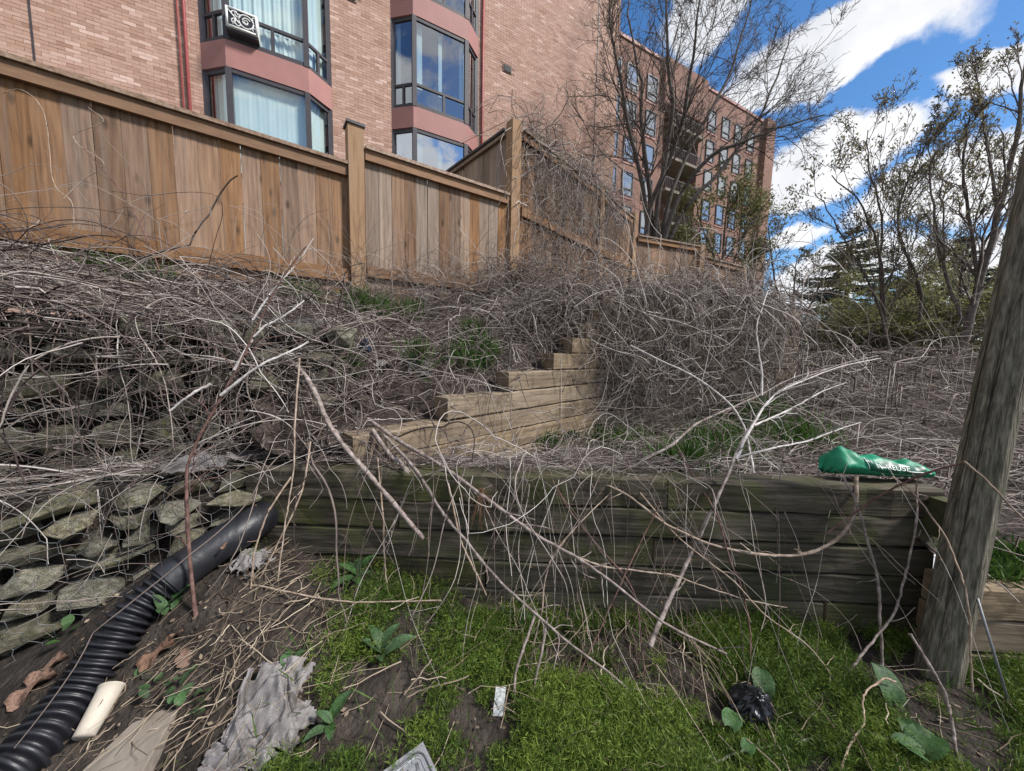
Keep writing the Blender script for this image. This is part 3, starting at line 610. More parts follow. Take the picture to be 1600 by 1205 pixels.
gabion('gabion_wall', 'upper wire basket of dark stones set back, draped in dry vines under the near fence', UA, UB+gu*.35, .80, 1.66, 0, .14, 9)

# ------------------------------------------------------------------ fences
def board_mesh(w, t, h, seed):
    r = np.random.default_rng(seed); m = MB(); m.box(V(0, 0, h/2), EX, (w/2, t/2, h/2)); return m.mesh('board')
def run(parent, P, Q, zb, zt, zr0, zr1, w=.142, bm='board', rails=True, capm='cap', railm='rail', seed=0, top_h=.10, grey=.05):
    """one panel: boards standing behind a top rail with a cap and a bottom rail"""
    r = np.random.default_rng(seed); P = np.asarray(P, float); Q = np.asarray(Q, float); u = nz(Q-P); n = V(u[1], -u[0], 0); l = np.linalg.norm(Q-P); ang = math.atan2(u[1], u[0])
    k = int(l/w); w = l/k; hm = zt-.05-zb; mes = []; mg = []
    for i in range(3):
        me = MB().box(V(0, 0, hm/2), EX, (w/2-(.0008, .0012, .0028)[i], .011, hm/2)).mesh('board'); m2 = me.copy(); me.materials.append(MT[bm]); m2.materials.append(MT['board_grey']); mes.append(me); mg.append(m2)
    for i in range(k):
        o = link('board', (mes if r.random() > grey else mg)[r.choice(3, p=(.45, .35, .2))], None, parent); o.matrix_parent_inverse = PINV[parent.name]
        o.location = P+u*(w*(i+.5))-n*r.uniform(.0, .006)+V(0, 0, zb+r.uniform(-.012, .012)-.0); o.rotation_euler = (0, r.uniform(-.004, .004), ang+r.uniform(-.012, .012))
    def rail(name, z0, z1, t0, t1, m):
        me = MB().box(V(0, 0, 0), EX, ((t1-t0)/2, l/2-.002, (z1-z0)/2), .0015).mesh(name)
        o = link(name, me, m, parent); o.matrix_parent_inverse = PINV[parent.name]; o.location = (P+Q)/2+n*(t0+t1)/2+V(0, 0, (z0+z1)/2); o.rotation_euler = (0, 0, ang-math.pi/2)
    rail('top_rail', zt-.035-top_h, zt-.035, .018, .058, railm); rail('cap_board', zt-.033, zt, -.05, .085, capm)
    if zr1 > zr0: rail('bottom_rail', zr0, zr1, .018, .055, railm)
def post(parent, P, z0, z1, w=.14, cap=False, ang=0.):
    me = MB().box(V(0, 0, 0), EX, (w/2, w/2, (z1-z0)/2), .003).mesh('post'); o = link('post', me, 'post', parent); o.matrix_parent_inverse = PINV[parent.name]; o.location = (P[0], P[1], (z0+z1)/2); o.rotation_euler = (0, 0, ang)
    if cap:
        m = MB(); h = w/2+.016
        m.box(V(0, 0, (z1-z0)/2+.012), EX, (h, h, .012)); b = len(m.v); m.v += [(-h, -h, (z1-z0)/2+.025), (h, -h, (z1-z0)/2+.025), (h, h, (z1-z0)/2+.025), (-h, h, (z1-z0)/2+.025)]+[(s*.022, t*.022, (z1-z0)/2+.062) for s, t in ((-1, -1), (1, -1), (1, 1), (-1, 1))]
        for q in ((0, 1, 5, 4), (1, 2, 6, 5), (2, 3, 7, 6), (3, 0, 4, 7), (4, 5, 6, 7)): m.f.append(tuple(b+x for x in q)); m.mi.append(0)
        m.build('post_cap', 'blackmetal', o)
fa = thing('near_fence', 'brown cedar board fence along the bank at left with a black capped post', 'fence', (-2.6, 3.2, 2.))
ua = nz(V(.802, .597, 0)); aA = math.atan2(ua[1], ua[0])
run(fa, V(-3.5, 2.575, 0)-ua*2.0, V(-1.785, 3.83, 0), 2.1, 3.43, 2.21, 2.345, w=.146, seed=1)
run(fa, V(-1.63, 3.905, 0), V(-.125, 4.93, 0), 1.98, 3.63, 2.29, 2.405, w=.14, seed=2, grey=.38)
o = MB().box((V(-3.5, 2.575, 0)-ua*2.+V(-1.79, 3.83, 0))/2+V(0, 0, 2.1)+V(-.02, .025, 0), (ua, V(ua[1], -ua[0], 0), EX[2]), (2.05, .012, .105)).build('kick_board', 'board', fa)
post(fa, (-1.712, 3.862), 1.8, 3.80, .15, True, aA)
fc = thing('tall_fence', 'tall cedar board fence overgrown with a curtain of dry vines', 'fence', (1.2, 6.6, 2.5))
post(fc, (-.045, 5.0), 1.9, 4.60, .15, False, aA)
run(fc, (.05, 5.12, 0), (1.52, 6.78, 0), 2.5, 4.56, 3.42, 3.54, seed=3); run(fc, (1.68, 6.98, 0), (2.58, 8.08, 0), 2.7, 4.56, 3.42, 3.54, seed=4)
post(fc, (1.6, 6.88), 2.3, 4.60, .13, False, .8); post(fc, (2.67, 8.16), 2.4, 4.68, .15, False, .7)
fd = thing('return_fence', 'grey weathered board fence running back from the tall corner post', 'fence', (-1, 6.1, 2.3))
run(fd, (-2.3, 7.6, 0), (-.12, 5.10, 0), 2.2, 4.56, 0, 0, bm='board_grey', capm='blackmetal', railm='cap', seed=5, top_h=.05)
ff = thing('far_fence', 'orange cedar fence stepping down the bank below the far brick block', 'fence', (4.5, 8.9, 2.8))
run(ff, (2.78, 8.16, 0), (4.52, 8.84, 0), 2.6, 4.2, 2.9, 3.0, seed=6); run(ff, (4.72, 9.0, 0), (6.32, 9.92, 0), 2.5, 4.0, 2.8, 2.9, seed=7)
post(ff, (4.62, 8.92), 2.4, 4.25, .17, False, .4); post(ff, (6.4, 9.98), 2.3, 4.05, .15, False, .5)
# ------------------------------------------------------------------ leaning wooden pole and rod
pb, pm, ptp = at(1458, 1085, 1.50), at(1557, 605, 1.555), at(1640, 232, 1.60); pdir = nz(ptp-pb)
pole = thing('wooden_pole', 'thick grey wooden pole leaning at the right end of the dark timber wall', 'pole', tuple(pb))
m = MB(); n = 26; q = 48; r = np.random.default_rng(4); kn = [(r.uniform(0, 6.28), r.uniform(.2, 2.6), r.uniform(.012, .02)) for _ in range(9)]
for i in range(n+1):
    t = i/n; c = pb+pdir*(-.25+3.6*t); R = .074-.008*t
    A = nz(np.cross(pdir, V(0, 1, 0))); B = np.cross(pdir, A)
    for k in range(q):
        a = 2*math.pi*k/q; rr = R*(1+.03*math.cos(2*a+1)+.018*math.sin(5*a+t*2)) + .003*math.sin(9*a+1.5*math.sin(4*t))
        rr -= .006*math.exp(-((a-.55+.25*math.sin(3*t))/.12)**2)+.004*math.exp(-((a-1.15-.1*math.sin(5*t))/.07)**2)+.004*math.exp(-((a-1.75)/.06)**2)
        m.v.append(tuple(c+(A*math.cos(a)+B*math.sin(a))*rr))
for i in range(n):
    for k in range(q): m.f.append((i*q+k, i*q+(k+1) % q, (i+1)*q+(k+1) % q, (i+1)*q+k)); m.mi.append(0)
m.f.append(tuple(n*q+k for k in range(q))); m.mi.append(0)
m.build('shaft', 'pole', pole, True)
def wart(px, py, Y, s, mt='endgrain'):
    c = at(px, py, Y); m = MB(); d = nz(CAM-c); A = nz(np.cross(d, pdir)); B = np.cross(d, A)
    m.tube([c-d*.02, c+d*s*.35, c+d*s*.6], [s*1.25, s, s*.45], 10); m.build('knot', mt, pole, True)
wart(1546, 700, 1.50, .006, 'pole'); wart(1505, 908, 1.45, .004)
A_p = nz(np.cross(pdir, V(0, 1, 0))); B_p = np.cross(pdir, A_p); rk = np.random.default_rng(3)
for k in range(9):                                # drying cracks that follow the grain
    t0, t1 = sorted(rk.uniform(.02, .85, 2)); t1 = max(t1, t0+.18); a = rk.uniform(-.5, 2.1); tt = np.linspace(t0, min(t1, .95), 26); aa = a+.02*np.cumsum(rk.normal(0, .6, 26))
    m = MB().tube([pb+pdir*(-.25+3.6*t_)+(A_p*math.cos(x_)+B_p*math.sin(x_))*((.074-.008*t_)*(1+.03*math.cos(2*x_+1)+.018*math.sin(5*x_+t_*2))+.0005) for t_, x_ in zip(tt, aa)], np.interp(np.linspace(0, 1, 26), [0, .5, 1], [.0006, .0021, .0006]), 5)
    m.build('crack', 'soil', pole)
m = MB().tube([at(1527, 935, 1.45), at(1556, 1030, 1.38), at(1582, 1118, 1.32)], .005, 6); tag(m.build('metal_rod', 'wire', None, True), 'thin metal rod leaning on the short timber wall beside the pole', 'rod')
m = MB().box(V(2.215, 1.70, .70), EX, (.035, .05, .10), .004); tag(m.build('timber_offcut', 'dark_tie'), 'dark timber offcut standing just right of the leaning pole', 'timber')

# ------------------------------------------------------------------ corrugated drain pipe
a0 = V(-1.66, .80, .075); a1 = at(20, 1200, 1.0); a2 = at(125, 1078, 1.2); a3 = at(217, 950, 1.40); a4 = at(311, 872, 1.59); a5 = at(393, 820, 1.78)
axis = spline([a0-V(.05, .4, .02), a0, a1, a2, a3, a4, a5, V(-1.37, 1.99, .57)], 600)
ln = np.concatenate([[0], np.cumsum(np.linalg.norm(np.diff(axis, axis=0), axis=1))]); kk = int(600*.72)
dp = thing('drain_pipe', 'black corrugated plastic drain pipe lying along the foot of the stones', 'drain pipe', tuple(a1))
i0 = np.searchsorted(ln, ln[-1]*.0); iS = int(np.argmin(np.linalg.norm(axis-at(275, 902, 1.51), axis=1)))
P = axis[:iS]; ph = (ln[:iS]/.030) % 1
rad = .073+.012*np.clip(1.5*np.sin(2*np.pi*ph), -1, 1)
MB().tube(P, rad, 32, False).build('corrugated_section', 'pipe', dp, True)
P = axis[iS-6:]; MB().tube(P, np.full(len(P), .086), 32, True).build('smooth_section', 'pipe', dp, True)
MB().tube(axis[iS-10:iS+14], np.full(24, .090), 32, True).build('coupling', 'pipe', dp, True)

# ------------------------------------------------------------------ litter and small things on the ground
def crumple(name, m, c, ax, size, amp, seed, n=34, drape=None, edge=.25, freq=3.):
    r = np.random.default_rng(seed); o = Vector(r.uniform(-40, 40, 3)); v, f = [], []; keep = {}; waves = [(math.cos(t), math.sin(t), fq, ph, .55/(1+k*.55)) for k, (t, fq, ph) in enumerate(zip(r.uniform(0, 6.28, 7), (.8, 1.1, 1.5, 2.1, 2.8, 3.9, 5.2), r.uniform(0, 9, 7)))]
    for i in range(n+1):
        for j in range(n+1):
            a, b = 2*i/n-1, 2*j/n-1
            p = Vector((a*freq, b*freq, 0))+o; w = mnoise.noise_vector(p*.5)*.35
            h = 0.
            for (dx_, dy_, fq, ph, am) in waves:                     # sharp folds
                t_ = (a*dx_+b*dy_)*fq+ph+1.3*mnoise.noise(p*.35+Vector((ph, 0, 0))); h += am*(1-2*abs(t_-math.floor(t_)-.5)*2*.5)
            h = max(0, h+.35*mnoise.noise(p*.5))
            q = np.asarray(c)+ax[0]*size[0]*(a+w.x*.6)+ax[1]*size[1]*(b+w.y*.6)
            z = amp*h*(1-.55*max(abs(a), abs(b))**2)
            if drape is not None: q = q.copy(); q[2] = max(float(drape(q[0], q[1])), q[2]-9)+.006
            v.append(tuple(q+ax[2]*z)); rr = math.hypot(a, b)+.25*mnoise.noise(p*.7+Vector((9, 3, 1))); keep[(i, j)] = rr < 1.0+edge*mnoise.noise(p*1.4)
    for i in range(n):
        for j in range(n):
            if keep[(i, j)] and keep[(i+1, j)] and keep[(i, j+1)] and keep[(i+1, j+1)]: f.append((i*(n+1)+j, (i+1)*(n+1)+j, (i+1)*(n+1)+j+1, i*(n+1)+j+1))
    me = bpy.data.meshes.new(name); me.from_pydata(v, [], f); me.update()
    o = link(name, me, m, smooth=False); md = o.modifiers.new('thick', 'SOLIDIFY'); md.thickness = .0015; return o
F1 = lambda px, py: hit(px, py, H_front)
def onmid(px, py): return hit(px, py, H_mid, 1.9, 12)
def onup(px, py): return hit(px, py, H_up, 1.7, 12, lambda P: (side(P, SA, nz(SB-SA)) > .02) & (side(P, UA, gu) > .25) & (side(P, WA, nz(WB-WA)) > .3))
c = F1(425, 1120); tag(crumple('plastic_bag', 'plastic', c, (nz(V(1,.2,0)), nz(V(-.2,1,0)), EX[2]), (.16, .15), .06, 4, 50, H_front, .35, 3.2), 'big crumpled dirty white plastic bag on the ground beside the flagstone', 'plastic bag')
c = F1(372, 1195); tag(crumple('plastic_bag', 'plastic', c, EX, (.12, .06), .045, 12, 36, H_front, .3, 2.6), 'paler crumpled plastic scrap at the bottom edge below the big bag', 'plastic bag')
c = F1(395, 880); tag(crumple('shredded_paper', 'plastic', c, EX, (.09, .10), .035, 8, 30, H_front, .5, 4.2), 'shredded whitish paper scrap between the pipe end and the timber wall', 'paper scrap')
c = V(-1.66, 1.83, .83); tag(crumple('plastic_sheet', 'plastic', c, (gu, gn, EX[2]), (.20, .085), .06, 21, 34, None, .2, 2.6), 'white plastic sheet on the ledge between the two stone baskets', 'plastic sheet')
c = onup(577, 560); tag(crumple('plastic_scrap', 'bluescrap', c+V(0, -.06, .06), (V(.8, 0, .3), nz(V(0, .5, -.8)), nz(V(.1, -.8, .5))), (.055, .10), .05, 5, 24), 'dark blue plastic scrap caught in the vines on the bank', 'plastic scrap')
c = onup(650, 600); tag(crumple('paper_scrap', 'plastic', c, EX, (.16, .10), .05, 6, 30, H_up, .5, 3.), 'dirty torn paper scrap on the bank above the lower tan timber', 'paper scrap')
c = onup(598, 600); tag(crumple('paper_scrap', 'plastic', c+V(0, 0, .03), EX, (.07, .05), .05, 7, 20, None, .4, 3.), 'small pale paper scrap just under the blue plastic scrap', 'paper scrap')
c = F1(1172, 1125); bb = thing('black_plastic_bag', 'small knotted black plastic bag lying in the green plants', 'plastic bag', tuple(c))
import bmesh
bm = bmesh.new(); bmesh.ops.create_icosphere(bm, subdivisions=5, radius=1)
for v in bm.verts:
    p = v.co.copy(); rdg = abs(mnoise.noise(p*2.2))*.5+abs(mnoise.noise(p*5+Vector((3, 3, 3))))*.25
    k = 1.1-rdg; top = max(0, p.z-.25); s = 1-.72*min(1, top*1.35)
    v.co = Vector((p.x*k*.092*s, p.y*k*.075*s, p.z*.07*k+top*.055))
me = bpy.data.meshes.new('bag_body'); bm.to_mesh(me); bm.free(); link('bag_body', me, 'blackbag', bb, tuple(c+V(0, 0, .055)), (.3, -.2, .4), True).matrix_parent_inverse = PINV[bb.name]
c = F1(780, 1113); d = nz(V(.1, .35, .9)); u = V(1, 0, 0); w = nz(np.cross(d, u))
tag(MB().box(c+V(0, 0, .045), (u, w, d), (.021, .001, .05)).build('paper_card', 'card'), 'small mottled white card lying in the feathery green plants', 'card')
# lying foam cup
ca, cb = F1(176, 1085)+V(0, 0, .03), F1(132, 1165)+V(0, 0, .03); cup = thing('foam_cup', 'stained white foam cup lying beside the black pipe', 'cup', tuple((ca+cb)/2))
u = nz(ca-cb); L_ = np.linalg.norm(ca-cb); m = MB(); prof = [(0, .0), (0, .030), (.25, .032), (.5, .034), (.75, .036), (.97, .038), (.975, .041), (1., .041), (1., .036), (.6, .032), (.1, .028)]
m.tube([cb+u*L_*max(a, 0.0001*i) for i, (a, b) in enumerate(prof)], [b+.0001 for a, b in prof], 24, True); m.build('cup_body', 'foam', cup, True)
c = F1(215, 1178); fl = MB(); u = nz(V(1, .25, .12)); w = nz(np.cross(V(-.1, -.15, 1), u)); d = np.cross(u, w)
poly = [(-.155, -.12), (.085, -.13), (.075, .09), (.02, .105), (-.06, .085)]
b = len(fl.v)
for t in (0, .045, .052):
    for (x, y) in poly: s = 1 if t < .05 else .955; fl.v.append(tuple(c+u*x*s+w*y*s+d*(t-.015)))
n = len(poly)
for l in range(2):
    for k in range(n): fl.f.append((l*n+k, l*n+(k+1) % n, (l+1)*n+(k+1) % n, (l+1)*n+k)); fl.mi.append(0)
fl.f.append(tuple(2*n+k for k in range(n))); fl.mi.append(0)
tag(fl.build('flagstone', 'concrete'), 'flat brown flagstone tilted on the ground next to the foam cup', 'flagstone')
# embossed foil pack, one corner up
tc_ = atz(661, 1160, .085); c = tc_; u = nz(V(.62, -.78, -.02)); w = nz(V(-.80, -.58, -.08)); d = nz(np.cross(w, u)); d = d if d[2] > 0 else -d
tr = thing('foil_pack', 'silver embossed foil pack poking into the bottom edge', 'packet', tuple(c))
MB().box(c+u*.13+w*.095, (u, w, d), (.13, .095, .004)).build('sheet', 'foil', tr)
m = MB()
def rr(x0, y0, x1, y1, rad, wd, z):
    pts = []
    for (cx, cy, a0) in ((x1-rad, y1-rad, 0), (x0+rad, y1-rad, 90), (x0+rad, y0+rad, 180), (x1-rad, y0+rad, 270)):
        for k in range(6): a = math.radians(a0+18*k); pts.append((cx+rad*math.cos(a), cy+rad*math.sin(a)))
    pts.append(pts[0]); m.tube([c+u*x+w*y+d*z for x, y in pts], wd, 6, False)
rr(.018, .014, .25, .18, .03, .0028, .006); m.build('printed_border', 'foildark', tr, True)
m = MB(); rr(.03, .027, .24, .168, .022, .0035, .006)
for k in range(3): m.tube([c+u*(.05+.0*k)+w*(.045+.03*k)+d*.006, c+u*.075+w*(.05+.03*k)+d*.007, c+u*.085+w*(.06+.03*k)+d*.007, c+u*.16+w*(.06+.03*k)+d*.006], .003, 6)
m.build('embossing', 'foil', tr, True)
m = MB(); 
for k in range(2): m.tube([c+u*.05+w*(.04+.06*k)+d*.0065, c+u*.07+w*(.045+.06*k)+d*.0065, c+u*.1+w*(.055+.06*k)+d*.0065, c+u*.2+w*(.055+.06*k)+d*.0065], .0018, 5)
m.build('printed_lines', 'foildark', tr)
# green printed bag on the wall end
gA, gB = at(1300, 735, 1.86), at(1466, 757, 1.83); gA[2], gB[2] = .86, .853
gb = thing('green_bag', 'glossy green printed plastic bag lying on the dark timber wall near the pole', 'bag', tuple((gA+gB)/2))
u = nz(gB-gA); w = V(-u[1], u[0], 0); GL = np.linalg.norm(gB-gA); ns, nr = 64, 40
hN = lambda t: np.interp(t, [0, .04, .12, .2, .4, .6, .8, .92, 1], [.02, .11, .155, .15, .12, .105, .095, .085, .03])
def bagp(t, a, out=0.):
    h = float(hN(t)); dd = .095*(1-.25*t)*min(1, (1-t)*9+.2)*min(1, t*9+.35)
    cx, cz = math.cos(a), math.sin(a); tr_ = lambda q_: abs(q_-math.floor(q_)-.5)*2
    fold = .012*mnoise.noise(Vector((t*7, a*1.2, 3)))+.012*tr_(t*3.1+a*.35+.4*mnoise.noise(Vector((t*4, a, 1))))+.009*tr_(t*6.3-a*.5)+.006*tr_(t*2+a*1.1)-.018
    y = -cx*dd*(1-.35*max(0, cz)); z = h*.5+cz*h*.5
    z -= .03*max(0, cz)**3*(1 if t < .95 else 0)*(.5+.5*math.sin(t*20+1))
    k = 1+fold*6; p = gA+u*GL*(t+.012*math.sin(a*3+t*9))+w*(y*k+.05)+V(0, 0, z*k)
    nrm = nz(-w*cx+V(0, 0, cz)); return p+nrm*out
m = MB()
for i in range(ns+1):
    for k in range(nr): m.v.append(tuple(bagp(i/ns, 2*math.pi*k/nr)))
for i in range(ns):
    for k in range(nr): m.f.append((i*nr+k, i*nr+(k+1) % nr, (i+1)*nr+(k+1) % nr, (i+1)*nr+k)); m.mi.append(0)
for e in (0, ns): m.f.append(tuple(e*nr+k for k in range(nr))); m.mi.append(0)
m.build('bag_body', 'greenbag', gb, True)
m = MB()
def patch(t0, t1, a0, a1, out, nt=24, na=4):
    b = len(m.v)
    for i in range(nt+1):
        for k in range(na+1): m.v.append(tuple(bagp(t0+(t1-t0)*i/nt, a0+(a1-a0)*k/na, out)))
    for i in range(nt):
        for k in range(na): m.f.append((b+i*(na+1)+k, b+(i+1)*(na+1)+k, b+(i+1)*(na+1)+k+1, b+i*(na+1)+k+1)); m.mi.append(0)
patch(.27, .82, -.28, .62, .0035, 40, 6); m.build('printed_band', 'darkgreen', gb, True)
m = MB(); patch(.27, .275, -.2, .62, .005, 1, 6); patch(.27, .36, .60, .66, .005, 8, 1); patch(.66, .87, -.02, .06, .005, 20, 1); patch(.50, .8, -.40, -.37, .005, 20, 1); m.build('printed_frame', 'print', gb)
fc_ = bpy.data.curves.new('lettering', 'FONT'); fc_.body = "' IN  REUSE"; fc_.size = 1; fo_ = bpy.data.objects.new('lettering_tmp', fc_); C.objects.link(fo_)
bpy.context.view_layer.update(); dg = bpy.context.evaluated_depsgraph_get(); me = bpy.data.meshes.new_from_object(fo_.evaluated_get(dg)); bpy.data.objects.remove(fo_)
bm = bmesh.new(); bm.from_mesh(me); bmesh.ops.subdivide_edges(bm, edges=[e for e in bm.edges if e.calc_length() > .2], cuts=2, use_grid_fill=False); wtx = max(v.co.x for v in bm.verts)
for v in bm.verts: v.co = Vector(bagp(.31+.36*v.co.x/wtx, .04+.42*v.co.y/.72, .0065))
bm.to_mesh(me); bm.free(); me.name = 'lettering'; link('lettering', me, 'print', gb)

# ------------------------------------------------------------------ trees
def grow(stems, levels, seed):
    """stems: [(pixel/depth polyline or points, r0, r1)] -> list of (P,R) per level"""
    r = np.random.default_rng(seed); n = 16
    P = np.stack([spline(s[0], n) for s in stems]); R = np.stack([np.linspace(s[1], s[2], n) for s in stems])
    P = P+r.normal(0, .012, P.shape)*np.linspace(0, 1, n)[None, :, None]*np.linalg.norm(P[:, -1]-P[:, 0], axis=1)[:, None, None]*.4
    out = [(P, R)]
    for (nc, ratio, ang, nn, upb, umin, rk) in levels:
        M, n, _ = P.shape; ln = np.linalg.norm(np.diff(P, axis=1), axis=2).sum(1)
        u = np.sort(r.uniform(umin, 1, (M, nc)), axis=1); fi = u*(n-1.001); i = fi.astype(int); fr = (fi-i)[..., None]
        mi = np.arange(M)[:, None]; S = P[mi, i]*(1-fr)+P[mi, i+1]*fr; D = nz(P[mi, i+1]-P[mi, i]); r0 = R[mi, i]*(1-fr[..., 0])+R[mi, i+1]*fr[..., 0]
        S, D, r0, u, lp = S.reshape(-1, 3), D.reshape(-1, 3), r0.ravel(), u.ravel(), np.repeat(ln, nc)
        side = nz(np.cross(D, r.normal(size=D.shape))); a = ang*r.uniform(.6, 1.35, len(D)); D = nz(D*np.cos(a)[:, None]+side*np.sin(a)[:, None]+V(0, 0, upb))
        l = lp*ratio*(1.15-.75*u)*r.uniform(.6, 1.3, len(D)); Q = [S]; p = S.copy()
        for k in range(nn-1):
            D = nz(D+r.normal(0, .16, D.shape)+V(0, 0, upb*.25)); p = p+D*(l/(nn-1))[:, None]; Q.append(p)
        P = np.stack(Q, 1); rb = np.minimum(r0*rk, .017*l+.002); R = rb[:, None]*np.linspace(1, .4, nn)[None]; out.append((P, R))
    return out
def px(*pts): return [at(*p) for p in pts]
def tree(name, label, cat, stems, levels, seed, bark='treebark', group=None, rmin=.004, sides=(8, 5, 4, 3, 3), leaf=None):
    g = grow(stems, levels, seed); t = thing(name, label, cat, tuple(stems[0][0][0]), group)
    Z = lambda P: np.full(len(P), .5)
    link('trunk', tubes([(g[0][0], g[0][1], Z(g[0][0]))], 10), bark, t)
    crown = []
    for i, (P, R) in enumerate(g[1:]): crown.append((P, np.maximum(R, rmin), Z(P)))
    link('crown', tubes(crown, 3 if len(crown[-1][0]) > 900 else 4), bark, t)
    if leaf:
        m, cnt, size, asp, jit = leaf; P = np.concatenate([p[:, 1:].reshape(-1, 3) for p, _ in g[-2:]]); k = rng.integers(0, len(P), cnt)
        Q = P[k]+rng.normal(0, jit, (cnt, 3)); v, q, va = leaves(Q, size*rng.uniform(.6, 1.3, cnt), np.clip(rng.normal(.5, .25, cnt), 0, 1), .3, asp)
        link('foliage', np_mesh('foliage', v, q, va), m, t)
    return t
LV = [(16, .42, .75, 7, .12, .22, .4), (10, .45, .75, 6, .12, .15, .55), (6, .48, .8, 5, .10, .1, .6)]
tree('bare_tree', 'large bare many stemmed tree behind the fence in front of the far brick block', 'tree', [
    (px((1012, 400, 11.5), (1010, 330, 11.5), (998, 262, 11.3), (985, 205, 11.1), (968, 120, 10.8), (955, 50, 10.5), (948, -40, 10.4)), .085, .014),
    (px((1018, 400, 11.6), (1015, 300, 11.6), (1004, 215, 11.6), (1000, 130, 11.8), (985, 60, 12), (980, -60, 12.2)), .09, .016),
    (px((1022, 400, 11.5), (1030, 300, 11.4), (1058, 215, 11.0), (1075, 140, 10.7), (1085, 60, 10.4), (1100, -60, 10.2)), .09, .016),
    (px((1028, 400, 11.7), (1050, 300, 11.9), (1095, 200, 12.2), (1136, 125, 12.4), (1160, 50, 12.6), (1185, -50, 12.8)), .08, .014),
    (px((1030, 400, 11.5), (1060, 310, 11.3), (1110, 245, 11.1), (1165, 220, 11), (1215, 202, 10.9), (1288, 180, 10.8)), .085, .014),
    (px((1034, 400, 11.6), (1075, 320, 11.5), (1130, 262, 11.6), (1180, 190, 11.8), (1215, 120, 12), (1240, 40, 12.2)), .08, .014),
    (px((1008, 400, 11.4), (1015, 330, 11.2), (1040, 250, 10.9), (1048, 160, 10.5), (1040, 60, 10.2), (1045, -50, 10)), .09, .02)], LV, 11, rmin=.005)
BL = [(13, .34, .6, 6, .22, .25, .5), (8, .42, .6, 5, .22, .2, .55), (5, .45, .6, 4, .2, .2, .6)]
tree('budding_tree', 'slender tree with dark olive spring buds in front of the near spruce', 'tree', [
    (px((1392, 640, 7.6), (1385, 520, 7.6), (1375, 400, 7.6), (1345, 320, 7.5), (1300, 270, 7.4)), 0.0341, 0.0084),
    (px((1394, 640, 7.6), (1376, 440, 7.8), (1378, 350, 7.9), (1362, 270, 8), (1355, 205, 8)), 0.0310, 0.0072),
    (px((1398, 640, 7.7), (1440, 470, 7.6), (1400, 360, 7.4), (1420, 280, 7.2), (1440, 215, 7.1)), 0.0310, 0.0072),
    (px((1400, 640, 7.6), (1380, 500, 7.4), (1335, 400, 7.2), (1300, 340, 7.0), (1272, 300, 6.9)), 0.0248, 0.0060)], BL, 5, rmin=.0042, group='budding trees at the end of the terrace', leaf=('bud', 3600, .06, .5, .05))
tree('budding_tree', 'dark leaning budding tree directly left of the wooden pole top', 'tree', [
    (px((1492, 600, 6.3), (1510, 520, 6.3), (1532, 440, 6.3), (1560, 340, 6.3), (1585, 230, 6.3), (1600, 90, 6.3)), 0.0682, 0.0180),
    (px((1512, 515, 6.3), (1480, 440, 6.5), (1462, 350, 6.6), (1455, 280, 6.7), (1450, 215, 6.7)), 0.0279, 0.0072),
    (px((1528, 450, 6.3), (1520, 370, 6.1), (1505, 280, 6.0), (1510, 220, 5.9), (1515, 180, 5.8)), 0.0279, 0.0072),
    (px((1545, 400, 6.3), (1575, 330, 6.6), (1610, 260, 6.8), (1640, 180, 7)), 0.0279, 0.0072),
    (px((1560, 340, 6.3), (1545, 240, 6.5), (1530, 150, 6.7), (1522, 85, 6.8)), 0.0248, 0.0060)], BL, 6, rmin=.0038, group='budding trees at the end of the terrace', leaf=('bud', 3600, .048, .5, .04))
tree('budding_tree', 'thin twin stemmed budding tree between the slender tree and the dark leaning tree', 'tree', [
    (px((1462, 640, 8.2), (1455, 520, 8.2), (1425, 430, 8.2), (1408, 380, 8.3), (1395, 310, 8.4)), 0.0310, 0.0072),
    (px((1464, 640, 8.2), (1470, 500, 8.4), (1478, 400, 8.6), (1470, 300, 8.8), (1480, 225, 8.8)), 0.0310, 0.0072),
    (px((1466, 640, 8.2), (1490, 520, 8.0), (1505, 420, 7.8), (1530, 330, 7.6), (1550, 250, 7.5)), 0.0310, 0.0072)], BL, 8, rmin=.0042, group='budding trees at the end of the terrace', leaf=('bud', 2800, .06, .5, .05))
tree('leafy_shrub', 'loose pale green shrub tree in leaf just above the orange far fence', 'shrub', [
    (px((1125, 460, 12.5), (1115, 400, 12.5), (1095, 350, 12.4), (1085, 310, 12.3)), .05, .012), (px((1127, 460, 12.5), (1130, 390, 12.5), (1135, 330, 12.6), (1140, 290, 12.6)), .05, .012),
    (px((1130, 460, 12.5), (1150, 400, 12.5), (1170, 350, 12.4), (1180, 310, 12.4)), .05, .012), (px((1124, 460, 12.5), (1090, 410, 12.2), (1065, 380, 12)), .03, .01), (px((1132, 460, 12.5), (1160, 420, 12.2), (1185, 385, 12)), .03, .01)],
    [(10, .5, .8, 5, .05, .2, .6), (8, .5, .8, 4, 0, .1, .6)], 14, rmin=.006, leaf=('palegreen', 8000, .10, .5, .12))
tree('twiggy_shrub', 'dark twiggy shrub with few leaves against the sky right of the far fence', 'shrub', [
    (px((1235, 540, 8.5), (1215, 460, 8.5), (1205, 400, 8.5), (1200, 350, 8.5)), .03, .008), (px((1240, 540, 8.5), (1240, 460, 8.6), (1245, 400, 8.7)), .03, .008),
    (px((1245, 540, 8.5), (1265, 480, 8.4), (1285, 440, 8.3), (1300, 420, 8.2)), .03, .008), (px((1232, 540, 8.5), (1195, 480, 8.4), (1180, 430, 8.3)), .025, .008)],
    [(10, .5, .8, 5, .05, .15, .6), (7, .5, .8, 4, 0, .1, .6), (4, .5, .7, 3, 0, .1, .7)], 15, rmin=.0045, leaf=('bud', 2000, .06, .5, .02))
